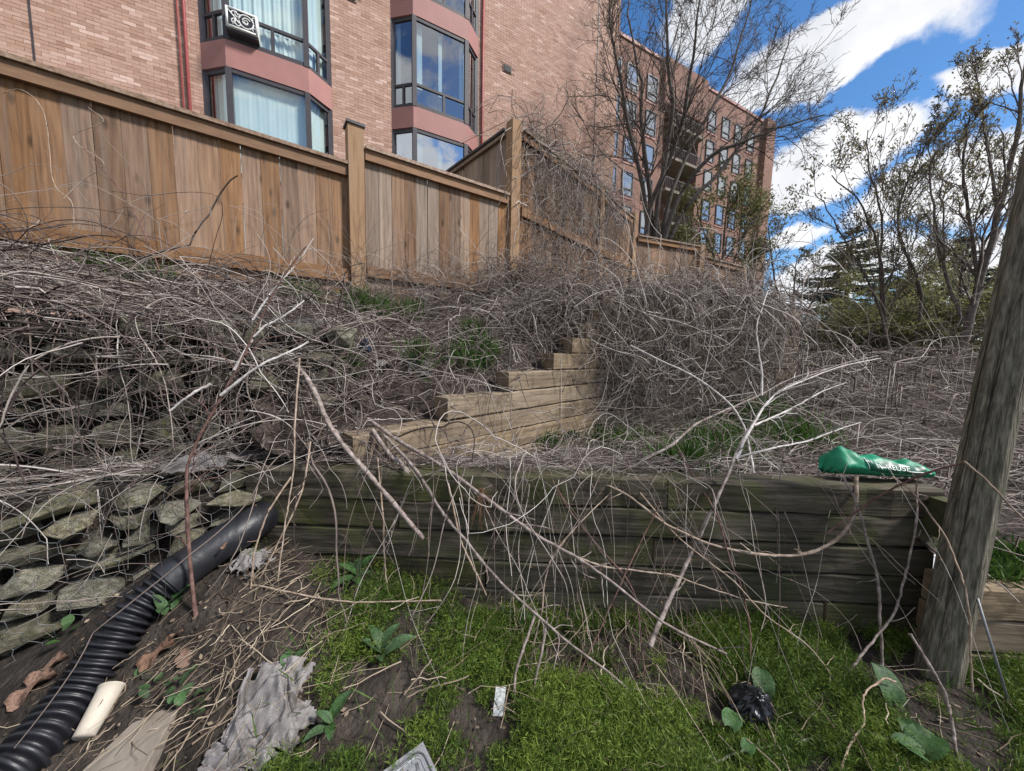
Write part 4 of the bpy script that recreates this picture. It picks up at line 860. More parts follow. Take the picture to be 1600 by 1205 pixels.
def spruce(label, px_, py, Y, zb, wid, seed):
    r = np.random.default_rng(seed); top = at(px_, py, Y); base = V(top[0], top[1], zb); H = top[2]-zb
    t = thing('spruce_tree', label, 'tree', tuple(base), 'spruces beyond the terrace')
    MB().tube([base, base+V(0, 0, H*.6), top], [H*.016, H*.01, .01], 8).build('trunk', 'treebark', t, True)
    nb = 230; u = np.sort(r.uniform(.0, 1, nb))**.85; z = zb+H*(.04+.95*u); L = wid*(1-u)**.85*r.uniform(.7, 1.15, nb)+.15; az = r.uniform(0, 6.283, nb); n = 7
    tt = np.linspace(0, 1, n); dx = np.stack([np.cos(az), np.sin(az)], -1)
    P = np.zeros((nb, n, 3)); P[..., :2] = base[:2]+dx[:, None]*L[:, None, None]*tt[None, :, None]; P[..., 2] = z[:, None]+L[:, None]*(-.22*tt+.26*tt**3)[None]
    link('branch', tubes([(P, np.maximum(.012*L[:, None]*np.linspace(1, .3, n), .008), np.full(nb, .5))], 3), 'treebark', t)
    # hanging sprays of needles along each bough
    ks = 60; bi = np.repeat(np.arange(nb), ks); uu = r.uniform(.12, 1, nb*ks); fi = uu*(n-1.01); i = fi.astype(int); f = (fi-i)[:, None]; S = P[bi, i]*(1-f)+P[bi, i+1]*f
    sd = np.stack([-np.sin(az), np.cos(az), 0*az], -1)[bi]*r.choice([-1, 1], len(bi))[:, None]; fw = np.stack([np.cos(az), np.sin(az), 0*az], -1)[bi]
    D = nz(sd*r.uniform(.2, 1, (len(bi), 1))+fw*.7+V(0, 0, -1)*r.uniform(.1, .6, (len(bi), 1))); l = (.10+.16*L[bi]*(1-.5*uu))*r.uniform(.6, 1.3, len(bi))
    v, q, va = leaves(S, l, np.clip(r.normal(.5, .25, len(bi)), 0, 1), 0, .26, D); link('foliage', np_mesh('foliage', v, q, va), 'spruce', t)
spruce('tall blue green spruce behind the slender budding tree', 1335, 352, 20, .6, 4.6, 1)
spruce('dark spruce showing behind the dark leaning budding tree', 1510, 365, 17, .6, 3.9, 2)
spruce('narrow spruce between the two larger spruces', 1412, 425, 18, .6, 2.1, 3)
def bush(label, px_, py0, Y, hw, hpx, seed, m='olive', cnt=2600, size=.065):
    b = at(px_, py0, Y); h = hpx/FPX*Y; w = hw/FPX*Y; r = np.random.default_rng(seed); st = []
    for k in range(9):
        a = r.uniform(0, 6.28); rr_ = w*r.uniform(.3, 1); e = b+V(math.cos(a)*rr_, math.sin(a)*rr_*.8, h*r.uniform(.7, 1.0)); st.append(([b+V(r.normal(0, .05), r.normal(0, .05), -.2), b+(e-b)*.5+V(0, 0, h*.12), e], .016, .005))
    return tree('olive_shrub', label, 'shrub', st, [(8, .5, .8, 4, .05, .2, .6), (6, .5, .8, 4, 0, .15, .7)], seed, rmin=.0045, leaf=(m, cnt, size, .4, .05), group='olive shrubs along the back of the terrace')
for i, a in enumerate((('small olive shrub left end of the row, below the twiggy shrub', 1285, 590, 8.8, 45, 95), ('olive shrub below the tall spruce', 1350, 605, 8.6, 60, 130), ('widest olive shrub at the foot of the slender budding tree', 1420, 610, 8.2, 62, 140), ('olive shrub left of the dark leaning trunk', 1478, 605, 7.8, 50, 150), ('olive shrub half hidden behind the wooden pole', 1550, 620, 7.2, 60, 150), ('taller olive shrub standing behind the row', 1400, 560, 11, 110, 140))):
    bush(a[0], *a[1:], 30+i, cnt=5000 if i < 5 else 8000)
# ------------------------------------------------------------------ dry vines: stems that crawl, drape and hang on the real surfaces
nf = V(.586, -.81, 0); P1 = V(-1.73, 3.87, 0)
def G(P):
    x, y = P[..., 0], P[..., 1]
    up = H_up(x, y); mid = H_mid(x, y); fr = H_front(x, y)
    u_gab = (side(P, UA, gu) > -.02) & (x < -.95); u_step = (side(P, SA, su) > -.01) & (y > 1.95); u_c = (side(P, CA, cu) > -.02) & ((x-CA[0])*cu[0]+(y-CA[1])*cu[1] < 3.38+.5*np.maximum(side(P, CA, cu), 0))
    upper = (u_gab | ((x >= -1.35) & (x < 1.0) & u_step) | ((x >= 1.0) & u_c)); upper = upper & ~((x < -.95) & ~u_gab)
    g = np.where(upper, up, np.where(y > np.where(x < 2.2, 1.86, 1.6), mid, fr))
    g = np.where((~upper) & (side(P, WA, wu) > -.015) & (y < 2.02) & (x < 2.27) & (x > -1.5), np.maximum(g, .842), g)
    g = np.where((~upper) & (side(P, GA, gu) > -.03) & (x < -1.3) & (side(P, UA, gu) < 0.02), np.maximum(g, .83), g)
    return g
def fence_push(P):
    q = (P-P1)@nf; on = (P[:, 0] < .1) & (q < .10) & (q > -.6); P[on] += nf*(.10-q[on])[:, None]; return P
def walk(S, D, n, step, wig=.22, grav=.12, off=.02, stiff=None, solid=True, push=None):
    M = len(S); off = np.broadcast_to(off, (M,)); step = np.broadcast_to(step, (M,))[:, None]; P = S.copy(); D = nz(D); out = [P.copy()]; dr = D.copy()
    bend = rng.normal(0, wig*.3, (M, 3))
    for k in range(n-1):
        if k % 6 == 0: bend = rng.normal(0, wig*.32, (M, 3))
        air = (P[:, 2]-G(P)-off > .02) if solid else np.ones(M, bool)
        D = nz(D+bend+rng.normal(0, wig*.5, (M, 3))*(rng.random((M, 1)) < .5)+np.where(air, -grav, .0)[:, None]*V(0, 0, 1))
        kk = rng.random(M) < .07; D[kk] = nz(D[kk]+rng.normal(0, .45, (int(kk.sum()), 3)))
        Q = P+D*step
        if solid:
            g = G(Q)+off; low = Q[:, 2] < g; wall = low & (g-P[:, 2] > .10)
            Q[wall, :2] = P[wall, :2]; D[wall, :2] *= -.3
            g = np.where(wall, G(Q)+off, g); low = Q[:, 2] < g
            Q[low, 2] = g[low]; D[low, 2] = np.maximum(D[low, 2], -.05)*.5
        if push is not None: Q = push(Q)
        P = Q; out.append(P.copy())
    return np.stack(out, 1)
def taper(M, n, r0, r1=None):
    r = rng.uniform(r0[0], r0[1], M)
    r = r*rng.choice([.7, 1., 1.25, 1.9], M, p=[.36, .40, .17, .07])
    return r[:, None]*np.linspace(1, .55, n)[None]
def tone(M, mu=.42, sd=.2): return np.clip(rng.normal(mu+.03, sd*1.3, M), .03, .98)
U = rng.uniform
def fork(P, R, var, share=.55, ln=(.05, .22)):
    """short side twigs leaving the stems"""
    M, n, _ = P.shape; k = int(M*share); i = rng.integers(0, M, k); j = rng.integers(2, n-2, k); T = nz(P[i, j+1]-P[i, j-1]); s = nz(np.cross(T, rng.normal(size=T.shape))); D = nz(T*U(.5, 1.2, (k, 1))+s); q = P[i, j]; l = U(ln[0], ln[1], k)[:, None]; out = [q]
    for _ in range(4): D = nz(D+rng.normal(0, .25, D.shape)); q = q+D*l/4; out.append(q)
    return (np.stack(out, 1), np.maximum(R[i, j]*.55, .0008)[:, None]*np.linspace(1, .5, 5)[None], np.clip(var[i]+rng.normal(.05, .1, k), 0, 1))
def vines(name, label, groups, m='vine', sides=3):
    groups = list(groups)+[fork(*g) for g in groups]
    return stuff(link(name, tubes(groups, sides), m), label, 'dry vines')
# the bank under the near fence
def bank(M, t0, t1, q0, q1, n, step, off, mu=.29, r=(.0022, .0048), flow=1.):
    t, q = U(t0, t1, M), U(q0, q1, M); qm = np.interp(t, [-.6, -.4, 2.4], [9, 1.55, 1.05]); kp = (q < qm) | (rng.random(M) < .05); t, q = t[kp], q[kp]; M = len(t); S = P1+np.outer(t, V(.81, .586, 0))+np.outer(q, nf); S[:, 2] = H_up(S[:, 0], S[:, 1])+off[0]
    a = rng.choice([-1, 1], M)[:, None]; D = a*V(.81, .586, 0)*flow+nf*U(-.25, .5, (M, 1))+rng.normal(0, .22, (M, 3)); o = off[0]+np.minimum(rng.exponential(off[1]*.3, M), off[1]*1.4)
    stay = (t < -.5) & (rng.random(M) < .8)
    def bp(Q):
        Q = fence_push(Q); qq = (Q-P1)@nf; on = stay & (qq > 1.42); Q[on] -= nf*(qq[on]-1.42)[:, None]; return Q
    P = walk(S, D, n, U(step*.6, step*1.3, M), .22, .10, o, push=bp); return (P, taper(M, n, r), tone(M, mu))
g1 = [bank(2100, -2.9, 2.3, .12, 2.0, 26, .045, (.005, .12)), bank(420, -2.9, 2.3, .6, 2.0, 22, .05, (.06, .22), .55, (.002, .0042))]
vines('dry_vines', 'thick mat of purple brown dry vines covering the bank below the near fence', g1)
def face(M, A, u, s0, s1, z0, z1, n, step, d0, d1, ang=1.2, wig=.2, bias=V(0, 0, -.15)):
    """stems that cross a wall face in every direction, lying close against it"""
    nn = V(u[1], -u[0], 0); s, z = U(s0, s1, M), U(z0, z1, M); d = U(d0, d1, M); S = A+np.outer(s, u)+np.outer(d, nn); S[:, 2] = z
    a = rng.normal(0, ang, M); D = (np.cos(a)*rng.choice([-1, 1], M))[:, None]*u+np.sin(a)[:, None]*V(0, 0, 1)+rng.normal(0, .1, (M, 3))+bias
    def push(Q):
        q = (Q-A)@nn; lo = q < d0; Q[lo] += nn*(d0-q[lo])[:, None]; hi = q > d1; Q[hi] -= nn*(q[hi]-d1)[:, None]; Q[:, 2] = np.maximum(Q[:, 2], G(Q)+.01) if d0 > .02 else Q[:, 2]; return Q
    return walk(S, D, n, U(step*.5, step*1.3, M), wig, 0, 0, solid=False, push=push)
# over the stone baskets
M = 150; s = U(-.9, 1.5, M); S = UA+np.outer(s, gu)-np.outer(U(-.02, .20, M), gn); S[:, 2] = H_up(S[:, 0], S[:, 1])+U(.02, .08, M)
P = walk(S, gn*U(.3, .8, (M, 1))+gu*rng.normal(0, .9, (M, 1))+rng.normal(0, .2, (M, 3)), 24, U(.03, .05, M), .24, .35, U(.01, .05, M))
M2 = 190; s = U(-.9, .8, M2); S2 = GA+np.outer(s, gu)-np.outer(U(.0, .30, M2), gn); S2[:, 2] = U(.84, .90, M2)
P2 = walk(S2, gu*rng.choice([-1, 1], M2)[:, None]+rng.normal(0, .35, (M2, 3))*V(1, 1, .3), 18, U(.02, .04, M2), .2, .2, U(.01, .05, M2))
F_ = [(face(150, UA, gu, -.9, 1.35, .85, 1.75, 20, .05, .03, .11, .75), 20, (.0016, .0036), .36), (face(60, UA, gu, -.8, 1.2, .9, 1.6, 26, .05, .05, .16, .5, .14), 26, (.0024, .0046), .62), (face(55, GA, gu, -.7, .7, .3, .85, 16, .04, .03, .09, .9), 16, (.0013, .0026), .6), (face(150, UA, gu, .75, 1.6, .85, 1.5, 18, .045, .02, .2, .9, .26), 18, (.0018, .0036), .4)]
vines('dry_vines', 'dry vines trailing down over the stacked stone baskets', [(P, taper(M, 24, (.0018, .0036)), tone(M, .36, .2)), (P2, taper(M2, 18, (.0012, .0026)), tone(M2, .58, .2))]+[(f, taper(len(f), n, r), tone(len(f), mu, .2)) for f, n, r, mu in F_])
# back retaining wall: a hump on top and a curtain down its face
M = 560; s = U(-.35, 3.1, M); S = CA+np.outer(s, cu)+np.outer(U(.02, .6, M), cn); S[:, 2] = H_up(S[:, 0], S[:, 1])+U(.02, .16, M)
P = walk(S, -cn*U(.3, 1, (M, 1))+cu*rng.normal(.1, .8, (M, 1))+V(0, 0, .15)+rng.normal(0, .3, (M, 3)), 30, U(.035, .07, M), .30, .17, U(.01, .14, M))
M2 = 820; s = U(-.6, 3.0, M2); S2 = CA+np.outer(s, cu)+np.outer(U(.0, 1.3, M2), cn); S2[:, 2] = H_up(S2[:, 0], S2[:, 1])+U(.02, .2, M2)
P2 = walk(S2, cu*rng.choice([-1, 1], M2)[:, None]+rng.normal(0, .6, (M2, 3)), 22, U(.035, .07, M2), .28, .12, U(.02, .16, M2))
F_ = [(face(540, CA, cu, -.1, 3.2, .9, 2.15, 26, .055, .02, .26, 1.0, .26), 26, (.0024, .0046), .52), (face(180, CA, cu, .0, 3.2, .7, 1.7, 22, .05, .02, .4, 1.1, .3), 22, (.002, .004), .6), (face(200, CA, cu, .0, 3.0, 1.2, 2.3, 28, .055, .15, .36, .9, .2, V(.3, 0, -.6)), 28, (.003, .0055), .62)]
ok_ = lambda P: ((((P-CA)@cu) < 3.25) | (P[..., 2] < 1.25)).all(1)
P, P2 = P[ok_(P)], P2[ok_(P2)]; M, M2 = len(P), len(P2); F_ = [(f[ok_(f)], n, r, mu) for f, n, r, mu in F_]
vines('dry_vines', 'great curtain of greyish dry vines hanging over the back retaining wall', [(P, taper(M, 30, (.0026, .0050)), tone(M, .5, .2)), (P2, taper(M2, 22, (.0026, .0052)), tone(M2, .42, .2))]+[(f, taper(len(f), n, r), tone(len(f), mu, .2)) for f, n, r, mu in F_])
# on the tall fence
M = 900; t = U(0, 1, M)**1.0; A_, B_ = V(.05, 5.12, 0), V(2.6, 8.1, 0); uc = nz(B_-A_); ncf = V(uc[1], -uc[0], 0)
S = A_+np.outer(t*np.linalg.norm(B_-A_)*.80, uc)+np.outer(U(-.03, .14, M), ncf); S[:, 2] = np.where(U(0, 1, M) < .5, U(4.45, 4.68, M), U(2.8, 4.5, M))
def cpush(Q):
    q = (Q-A_)@ncf; on = (q < .04) & (Q[:, 2] < 4.57); Q[on] += ncf*(.04-q[on])[:, None]; far = q > .32; Q[far] -= ncf*(q[far]-.32)[:, None]*.6; Q[:, 2] = np.maximum(Q[:, 2], H_up(Q[:, 0], Q[:, 1])+.03); return Q
P = walk(S, uc*rng.normal(0, .7, (M, 1))+rng.normal(0, .5, (M, 3))+V(0, 0, .1), 26, U(.04, .075, M), .32, .10, 0, solid=False, push=cpush)
vines('dry_vines', 'tangle of grey dry vines clinging to the tall fence', [(P, taper(M, 26, (.0028, .0055)), tone(M, .56, .15))])
# thin climbers on the near fence
M = 300; t = np.concatenate([U(.1, 1.95, 225), U(-2.4, .1, 75)]); S = P1+np.outer(t, V(.81, .586, 0))+np.outer(U(.10, .25, M), nf); S[:, 2] = H_up(S[:, 0], S[:, 1])+.1
def fpush(Q):
    q = (Q-P1)@nf; on = q < .105; Q[on] += nf*(.105-q[on])[:, None]; far = q > .3; Q[far] -= nf*(q[far]-.3)[:, None]*.5; return Q
P = walk(S, V(0, 0, 1)+rng.normal(0, .45, (M, 3)), 24, U(.02, .05, M), .2, .045, 0, solid=False, push=fpush)
vines('dry_vines', 'thin dry climbers reaching up the boards of the near fence', [(P, taper(M, 24, (.0015, .003)), tone(M, .55, .18))])
M = 420; t = rng.normal(1.95, .33, M); S = P1+np.outer(t, V(.81, .586, 0))+np.outer(U(.12, .5, M), nf); S[:, 2] = H_up(S[:, 0], S[:, 1])+U(.0, .5, M)
P = walk(S, V(0, 0, .6)+rng.normal(0, .8, (M, 3)), 20, U(.02, .04, M), .3, .10, U(.02, .15, M), push=fence_push)
vines('dry_vines', 'bushy knot of dry vines at the foot of the tall corner post', [(P, taper(M, 20, (.0022, .0045)), tone(M, .42, .18))])
# brush on the middle terrace
M = 1050; x, y = U(2.0, 7.5, M), U(2.15, 6.5, M); S = np.stack([x, y, H_mid(x, y)+.02], -1)
P = walk(S, V(1, .15, 0)*rng.choice([-1, 1], M)[:, None]+rng.normal(0, .35, (M, 3)), 22, U(.04, .08, M), .16, .12, .02+np.minimum(rng.exponential(.07, M), .3))
M2 = 700; x, y = U(-.5, 2.4, M2), U(2.05, 4.2, M2); S2 = np.stack([x, y, H_mid(x, y)+.02], -1)
P2 = walk(S2, rng.normal(0, .5, (M2, 3))+V(.5, 0, .35), 18, U(.02, .045, M2), .24, .1, U(.01, .12, M2))
M3 = 200; x, y = U(2.3, 5.0, M3), U(1.75, 3.2, M3); S3 = np.stack([x, y, H_mid(x, y)+.02], -1)
P3 = walk(S3, V(1, .1, 0)*rng.choice([-1, 1], M3)[:, None]+rng.normal(0, .3, (M3, 3)), 20, U(.03, .06, M3), .16, .12, .02+np.minimum(rng.exponential(.07, M3), .3))
M4 = 800; x, y = U(3.6, 10, M4), U(3.9, 8.2, M4); S4 = np.stack([x, y, H_mid(x, y)+U(0, .45, M4)], -1)
P4 = walk(S4, V(1, .2, 0)*rng.choice([-1, 1], M4)[:, None]+rng.normal(0, .45, (M4, 3))+V(0, 0, .15), 22, U(.05, .10, M4), .22, .07, U(.05, .65, M4))
vines('dry_brush', 'low heap of greyish brown dry stems lying over the middle terrace', [(P, taper(M, 22, (.0026, .0055)), tone(M, .45, .18)), (P2, taper(M2, 18, (.0015, .0032)), tone(M2, .58, .18)), (P3, taper(M3, 20, (.0025, .005)), tone(M3, .45, .18)), (P4, taper(M4, 22, (.0035, .007)), tone(M4, .45, .2))])
# debris along the top of the front wall
M = 420; x = U(-1.2, 1.0, M); S = np.stack([x, U(1.88, 2.05, M), np.full(M, .86)], -1)
P = walk(S, V(1, 0, 0)*rng.choice([-1, 1], M)[:, None]+rng.normal(0, .25, (M, 3)), 12, U(.015, .035, M), .16, .1, U(.004, .04, M))
vines('dry_twigs', 'fine dry twigs lying along the top of the dark front wall', [(P, taper(M, 12, (.0011, .0026)), tone(M, .45, .2))])
# stems hanging over the front wall
def hang(M, x0, x1, n, st, r, mu, up=.35):
    x = U(x0, x1, M); S = np.stack([x, U(1.84, 2.0, M), U(.86, .95, M)], -1)
    return (walk(S, V(0, -.8, up*.4)+rng.normal(0, 1, (M, 3))*V(1.2, .3, .15), n, U(st*.5, st*1.25, M), .34, .13, U(.004, .02, M)), taper(M, n, r), tone(M, mu, .2))
def lean(M, x0, x1, r, mu, spread=.4, n=22):
    x = U(x0, x1, M); A_ = np.stack([x, U(1.80, 1.9, M), U(.80, 1.0, M)], -1); B_ = np.stack([x+rng.normal(0, spread, M), U(1.15, 1.72, M), np.zeros(M)], -1); B_[:, 2] = H_front(B_[:, 0], B_[:, 1])+.01
    t = np.linspace(0, U(.5, 1.0, M), n).T[..., None]; sag = rng.normal(0, .05, (M, 1, 3))*np.sin(np.pi*t); ph = U(0, 6, (M, 1, 3)); wob = .010*np.sin(t*U(7, 16, (M, 1, 3))+ph)
    P = A_[:, None]*(1-t)+B_[:, None]*t+sag+wob; P[..., 1] = np.minimum(P[..., 1], np.where(P[..., 2] < .83, 1.79, 9)); return (P, taper(M, n, r), tone(M, mu, .2))
HV = [hang(26, -1.0, 2.0, 30, .042, (.0012, .0026), .5), hang(14, -.9, 1.2, 32, .046, (.002, .0034), .5, .6), lean(36, -1.0, 2.0, (.0012, .0026), .55), lean(16, -.4, .4, (.0012, .002), .6, .12), lean(12, -1.0, 1.4, (.002, .0032), .45, .5)]
hv = vines('hanging_vines', 'thin bare vines hanging down the face of the dark front wall', HV, sides=4)
bp_ = np.concatenate([P[rng.integers(0, len(P), 40), rng.integers(3, P.shape[1]-1, 40)] for P, _, _ in HV]); d_ = nz(rng.normal(size=bp_.shape)); M = len(bp_); sz = U(.5, 1.2, M)[:, None, None]
BP = bp_[:, None]+d_[:, None]*np.array([0, .003, .007, .010])[None, :, None]*sz; stuff(link('bud', tubes([(BP, np.array([.001, .0030, .0026, .0006])[None]*sz[..., 0], tone(M, .6))], 5), 'needle', hv))
# straw and fallen stems on the front ground
def straw(M, x0, x1, y0, y1, dirv, sp, ln, mu, lift=.03):
    x, y = U(x0, x1, M), U(y0, y1, M); S = np.stack([x, y, H_front(x, y)+U(.0, lift, M)], -1); D = nz(V(*dirv)*rng.choice([-1, 1], M)[:, None]+rng.normal(0, sp, (M, 3))*V(1, 1, .25)); l = U(ln*.4, ln*1.3, M)
    t = np.linspace(0, 1, 6); P = S[:, None]+D[:, None]*l[:, None, None]*t[None, :, None]+rng.normal(0, .004, (M, 6, 3)); P[..., 2] = np.maximum(P[..., 2], H_front(P[..., 0], P[..., 1])+.004)
    return (P, taper(M, 6, (.0010, .0026)), tone(M, mu, .2))
stuff(link('dry_straw', tubes([straw(230, -1.35, -.62, 1.05, 1.78, (.35, .9, .1), .6, .2, .42, .05), straw(90, -1.7, -1.1, .9, 1.4, (.6, .8, .1), .6, .14, .35), straw(60, -1.3, -.7, 1.3, 1.8, (1, 0, .1), 1.2, .12, .4), straw(260, -.6, 2.3, .95, 1.75, (.6, .5, .1), .8, .22, .40, .07), straw(90, -.3, 1.2, 1.4, 1.78, (.1, .9, .2), .5, .25, .42, .08), straw(60, .35, 1.1, 1.15, 1.7, (-.2, .9, .15), .3, .35, .5, .08)], 4), 'straw'), 'loose dry straw and fallen stems strewn over the ground by the pipe', 'straw')
# ------------------------------------------------------------------ prominent branches, each a thing
def branch(label, pts, r0, r1, m='tan', twigs=0, tl=.18, name='fallen_branch', cat='branch', seed=1, sides=8, wob=.004, wood=True):
    if m == 'pale': r0, r1, twigs = r0*1.3, r1*1.4, int(twigs*1.3)
    r = np.random.default_rng(seed+len(pts)*7); P = spline(np.array([at(*p) for p in pts]), max(16, 7*len(pts))); n = len(P)
    P = P+r.normal(0, wob*.15, P.shape)+np.cumsum(r.normal(0, wob*.3, P.shape), 0)*np.sin(np.linspace(0, np.pi, n))[:, None]
    R = np.linspace(r0, r1, n)*(1+.10*r.normal(size=n)); gs = [(P[None], R[None], np.array([.5]))]
    o = link(name, tubes(gs, sides), m, None); tag(o, label, cat, 'loose branches, stems and stalks over the walls')
    if twigs:
        i = r.integers(int(n*.15), n-1, twigs); T = nz(np.gradient(P, axis=0))[i]; s = nz(np.cross(T, r.normal(size=T.shape))); D = nz(T*.8+s); k = 7; l = tl*r.uniform(.4, 1.2, twigs); q = P[i]; out = [q]
        for _ in range(k-1): D = nz(D+r.normal(0, .22, D.shape)); q = q+D*(l/(k-1))[:, None]; out.append(q)
        Q = np.stack(out, 1); RR = (R[i]*.55)[:, None]*np.linspace(1, .5, k)[None]
        
        for a in range(twigs): link('twig', tubes([(Q[a:a+1], RR[a:a+1], np.array([.5]))], 4), m, o)
    return o
B = branch
B('thick grey barked branch slanting down over the left part of the dark wall', [(440, 555, 2.25), (470, 578, 2.15), (492, 612, 2.0), (512, 655, 1.9), (540, 698, 1.82), (580, 742, 1.76), (620, 792, 1.7), (662, 842, 1.64)], .015, .0105, 'bark', 5, .12)
B('long grey branch running from the tan timbers down to the middle of the plants', [(575, 655, 2.1), (625, 690, 1.98), (690, 728, 1.86), (750, 772, 1.74), (800, 808, 1.70), (850, 842, 1.66), (905, 872, 1.6), (960, 912, 1.53), (1040, 975, 1.44), (1135, 1022, 1.36)], .0115, .005, 'bark', 12, .16)
B('thinner spiny branch forking off rightwards across the wall face', [(902, 871, 1.6), (945, 885, 1.6), (1000, 892, 1.6), (1050, 900, 1.6), (1090, 915, 1.59), (1160, 937, 1.57), (1230, 950, 1.55)], .0055, .0025, 'tan', 8, .06)
B('straight grey branch crossing the wall under the long one and ending in plants', [(600, 680, 2.02), (650, 735, 1.78), (690, 800, 1.70), (730, 850, 1.66), (775, 905, 1.58), (830, 955, 1.5), (880, 1000, 1.44), (960, 1060, 1.36), (1010, 1110, 1.3)], .009, .004, 'bark', 10, .14)
B('short thick weathered grey stick end lying over the front wall edge', [(582, 672, 2.02), (605, 705, 1.93), (625, 722, 1.88), (640, 742, 1.84)], .012, .015, 'bark', 3, .08)
B('pale branched dead limb rising from the plants up past the terrace', [(1015, 1010, 1.42), (1040, 952, 1.52), (1062, 905, 1.6), (1085, 860, 1.66), (1112, 805, 1.66), (1135, 757, 1.715), (1152, 715, 1.80), (1178, 665, 2.02), (1215, 615, 2.25), (1262, 590, 2.4), (1320, 568, 2.55), (1372, 556, 2.7)], .011, .0035, 'bark', 6, .2, seed=3)
B('white upper fork of the branched dead limb sweeping to the right', [(1150, 718, 1.80), (1172, 672, 1.98), (1210, 618, 2.2), (1258, 594, 2.36), (1318, 572, 2.5), (1376, 560, 2.65)], .0065, .0022, 'pale', 12, .26, seed=31)
B('pale side limb arching right from the branched dead limb', [(1152, 715, 1.81), (1210, 700, 1.92), (1260, 690, 2.1), (1310, 672, 2.2), (1345, 660, 2.3)], .005, .0022, 'pale', 5, .2)
B('white upright forked twig standing above the pale dead limb', [(1190, 618, 2.2), (1190, 580, 2.25), (1183, 545, 2.3), (1180, 510, 2.35), (1192, 475, 2.4), (1200, 455, 2.45)], .005, .002, 'pale', 5, .14)
B('white side twig of the pale limb with many fine ends', [(1178, 665, 2.03), (1230, 642, 2.2), (1280, 615, 2.3), (1322, 598, 2.4)], .005, .0018, 'pale', 9, .2, seed=5)
B('grey limb rising rightwards from the wall top through the terrace brush', [(975, 742, 1.95), (1010, 715, 2.05), (1048, 695, 2.15), (1088, 662, 2.3), (1130, 642, 2.45), (1185, 618, 2.6), (1240, 590, 2.8), (1300, 574, 3.0)], .010, .004, 'bark', 8, .3, seed=8)
B('pale arching stem bowing down across the middle terrace', [(985, 540, 3.0), (1030, 562, 2.8), (1085, 588, 2.6), (1130, 622, 2.4), (1158, 660, 2.25), (1172, 712, 2.1), (1178, 740, 2.0)], .006, .004, 'pale', 4, .2)
B('thick vine sagging in an arc across the right part of the wall', [(1338, 745, 1.78), (1335, 800, 1.7), (1312, 836, 1.66), (1272, 858, 1.64), (1215, 862, 1.63), (1150, 852, 1.64), (1100, 838, 1.66), (1045, 815, 1.7), (985, 772, 1.75), (930, 748, 1.82), (880, 722, 1.95)], .0085, .0055, 'tan', 9, .10, seed=4)
B('long brown vine running from the pole across to the sagging vine', [(1510, 722, 1.42), (1440, 742, 1.5), (1385, 770, 1.58), (1340, 800, 1.64), (1290, 835, 1.66)], .005, .004, 'redtwig', 4, .08)
B('brown vine crossing in front of the pole down to the right edge', [(1505, 720, 1.4), (1540, 750, 1.38), (1600, 812, 1.34), (1640, 850, 1.3)], .0045, .003, 'tan', 2, .1)
B('long thin vine from the wall top in front of the pole foot', [(1395, 745, 1.7), (1430, 775, 1.6), (1470, 835, 1.5), (1500, 915, 1.38), (1512, 1005, 1.32), (1520, 1080, 1.28)], .004, .0028, 'tan', 2, .1)
B('grey vine hanging straight down the right part of the wall', [(1318, 745, 1.72), (1340, 790, 1.66), (1358, 850, 1.62), (1372, 905, 1.59), (1374, 980, 1.53), (1378, 1060, 1.46), (1380, 1130, 1.4)], .0062, .0055, 'bark', 3, .12)
B('stout grey stem leaning up against the wall left of the pole', [(1298, 1085, 1.4), (1345, 1025, 1.48), (1392, 960, 1.55), (1412, 890, 1.6), (1430, 800, 1.66), (1432, 755, 1.72)], .0055, .004, 'bark', 4, .12)
B('cut stick with pale tip bending in front of the pole foot', [(1422, 990, 1.3), (1452, 1040, 1.24), (1478, 1090, 1.2), (1492, 1145, 1.15), (1500, 1205, 1.1)], .0055, .006, 'bark', 1, .1)
B('curved pale root like stem among the leaves at bottom right', [(1310, 1215, 1.08), (1325, 1170, 1.14), (1345, 1130, 1.2), (1345, 1085, 1.26), (1375, 1062, 1.3), (1400, 1065, 1.32)], .0035, .003, 'tan', 3, .08)
B('thin pale vine sweeping across the bottom right plants', [(1100, 1200, 1.1), (1160, 1172, 1.14), (1220, 1158, 1.18), (1275, 1150, 1.22)], .003, .0022, 'pale', 3, .1)
B('dark red brown sapling stem growing up beside the black pipe', [(311, 990, 1.42), (302, 935, 1.45), (294, 870, 1.47), (289, 800, 1.48), (290, 740, 1.5), (306, 690, 1.52), (338, 630, 1.56), (372, 570, 1.6), (405, 500, 1.64), (440, 435, 1.68), (478, 385, 1.72)], .0085, .0026, 'redtwig', 10, .22, 'sapling', 'sapling')
B('pale side branch of the red brown sapling reaching right', [(345, 618, 1.57), (400, 575, 1.6), (448, 548, 1.64), (482, 534, 1.68)], .0055, .003, 'pale', 3, .1)
B('pale forked branch above the red brown sapling towards the fence', [(366, 578, 1.6), (402, 520, 1.65), (440, 492, 1.7), (475, 470, 1.76)], .005, .002, 'pale', 5, .14)
B('whitish bare twig reaching up in front of the near fence boards', [(395, 500, 2.0), (425, 455, 2.05), (458, 415, 2.1), (490, 372, 2.15)], .0045, .0015, 'pale', 6, .14)
B('short broken pale stub on the left of the sapling', [(266, 642, 1.5), (300, 615, 1.52), (330, 600, 1.55)], .004, .0045, 'pale')
B('dark sapling standing in the middle of the upper bank', [(795, 570, 3.05), (799, 530, 3.08), (808, 490, 3.1), (822, 450, 3.12), (848, 412, 3.15), (868, 388, 3.18)], .010, .004, 'treebark', 8, .35, 'sapling', 'sapling', 6)
B('dark thin stem climbing diagonally in front of the left fence boards', [(250, 425, 2.2), (225, 362, 2.25), (185, 295, 2.3), (150, 255, 2.35), (132, 232, 2.38)], .004, .0022, 'redtwig', 5, .16)
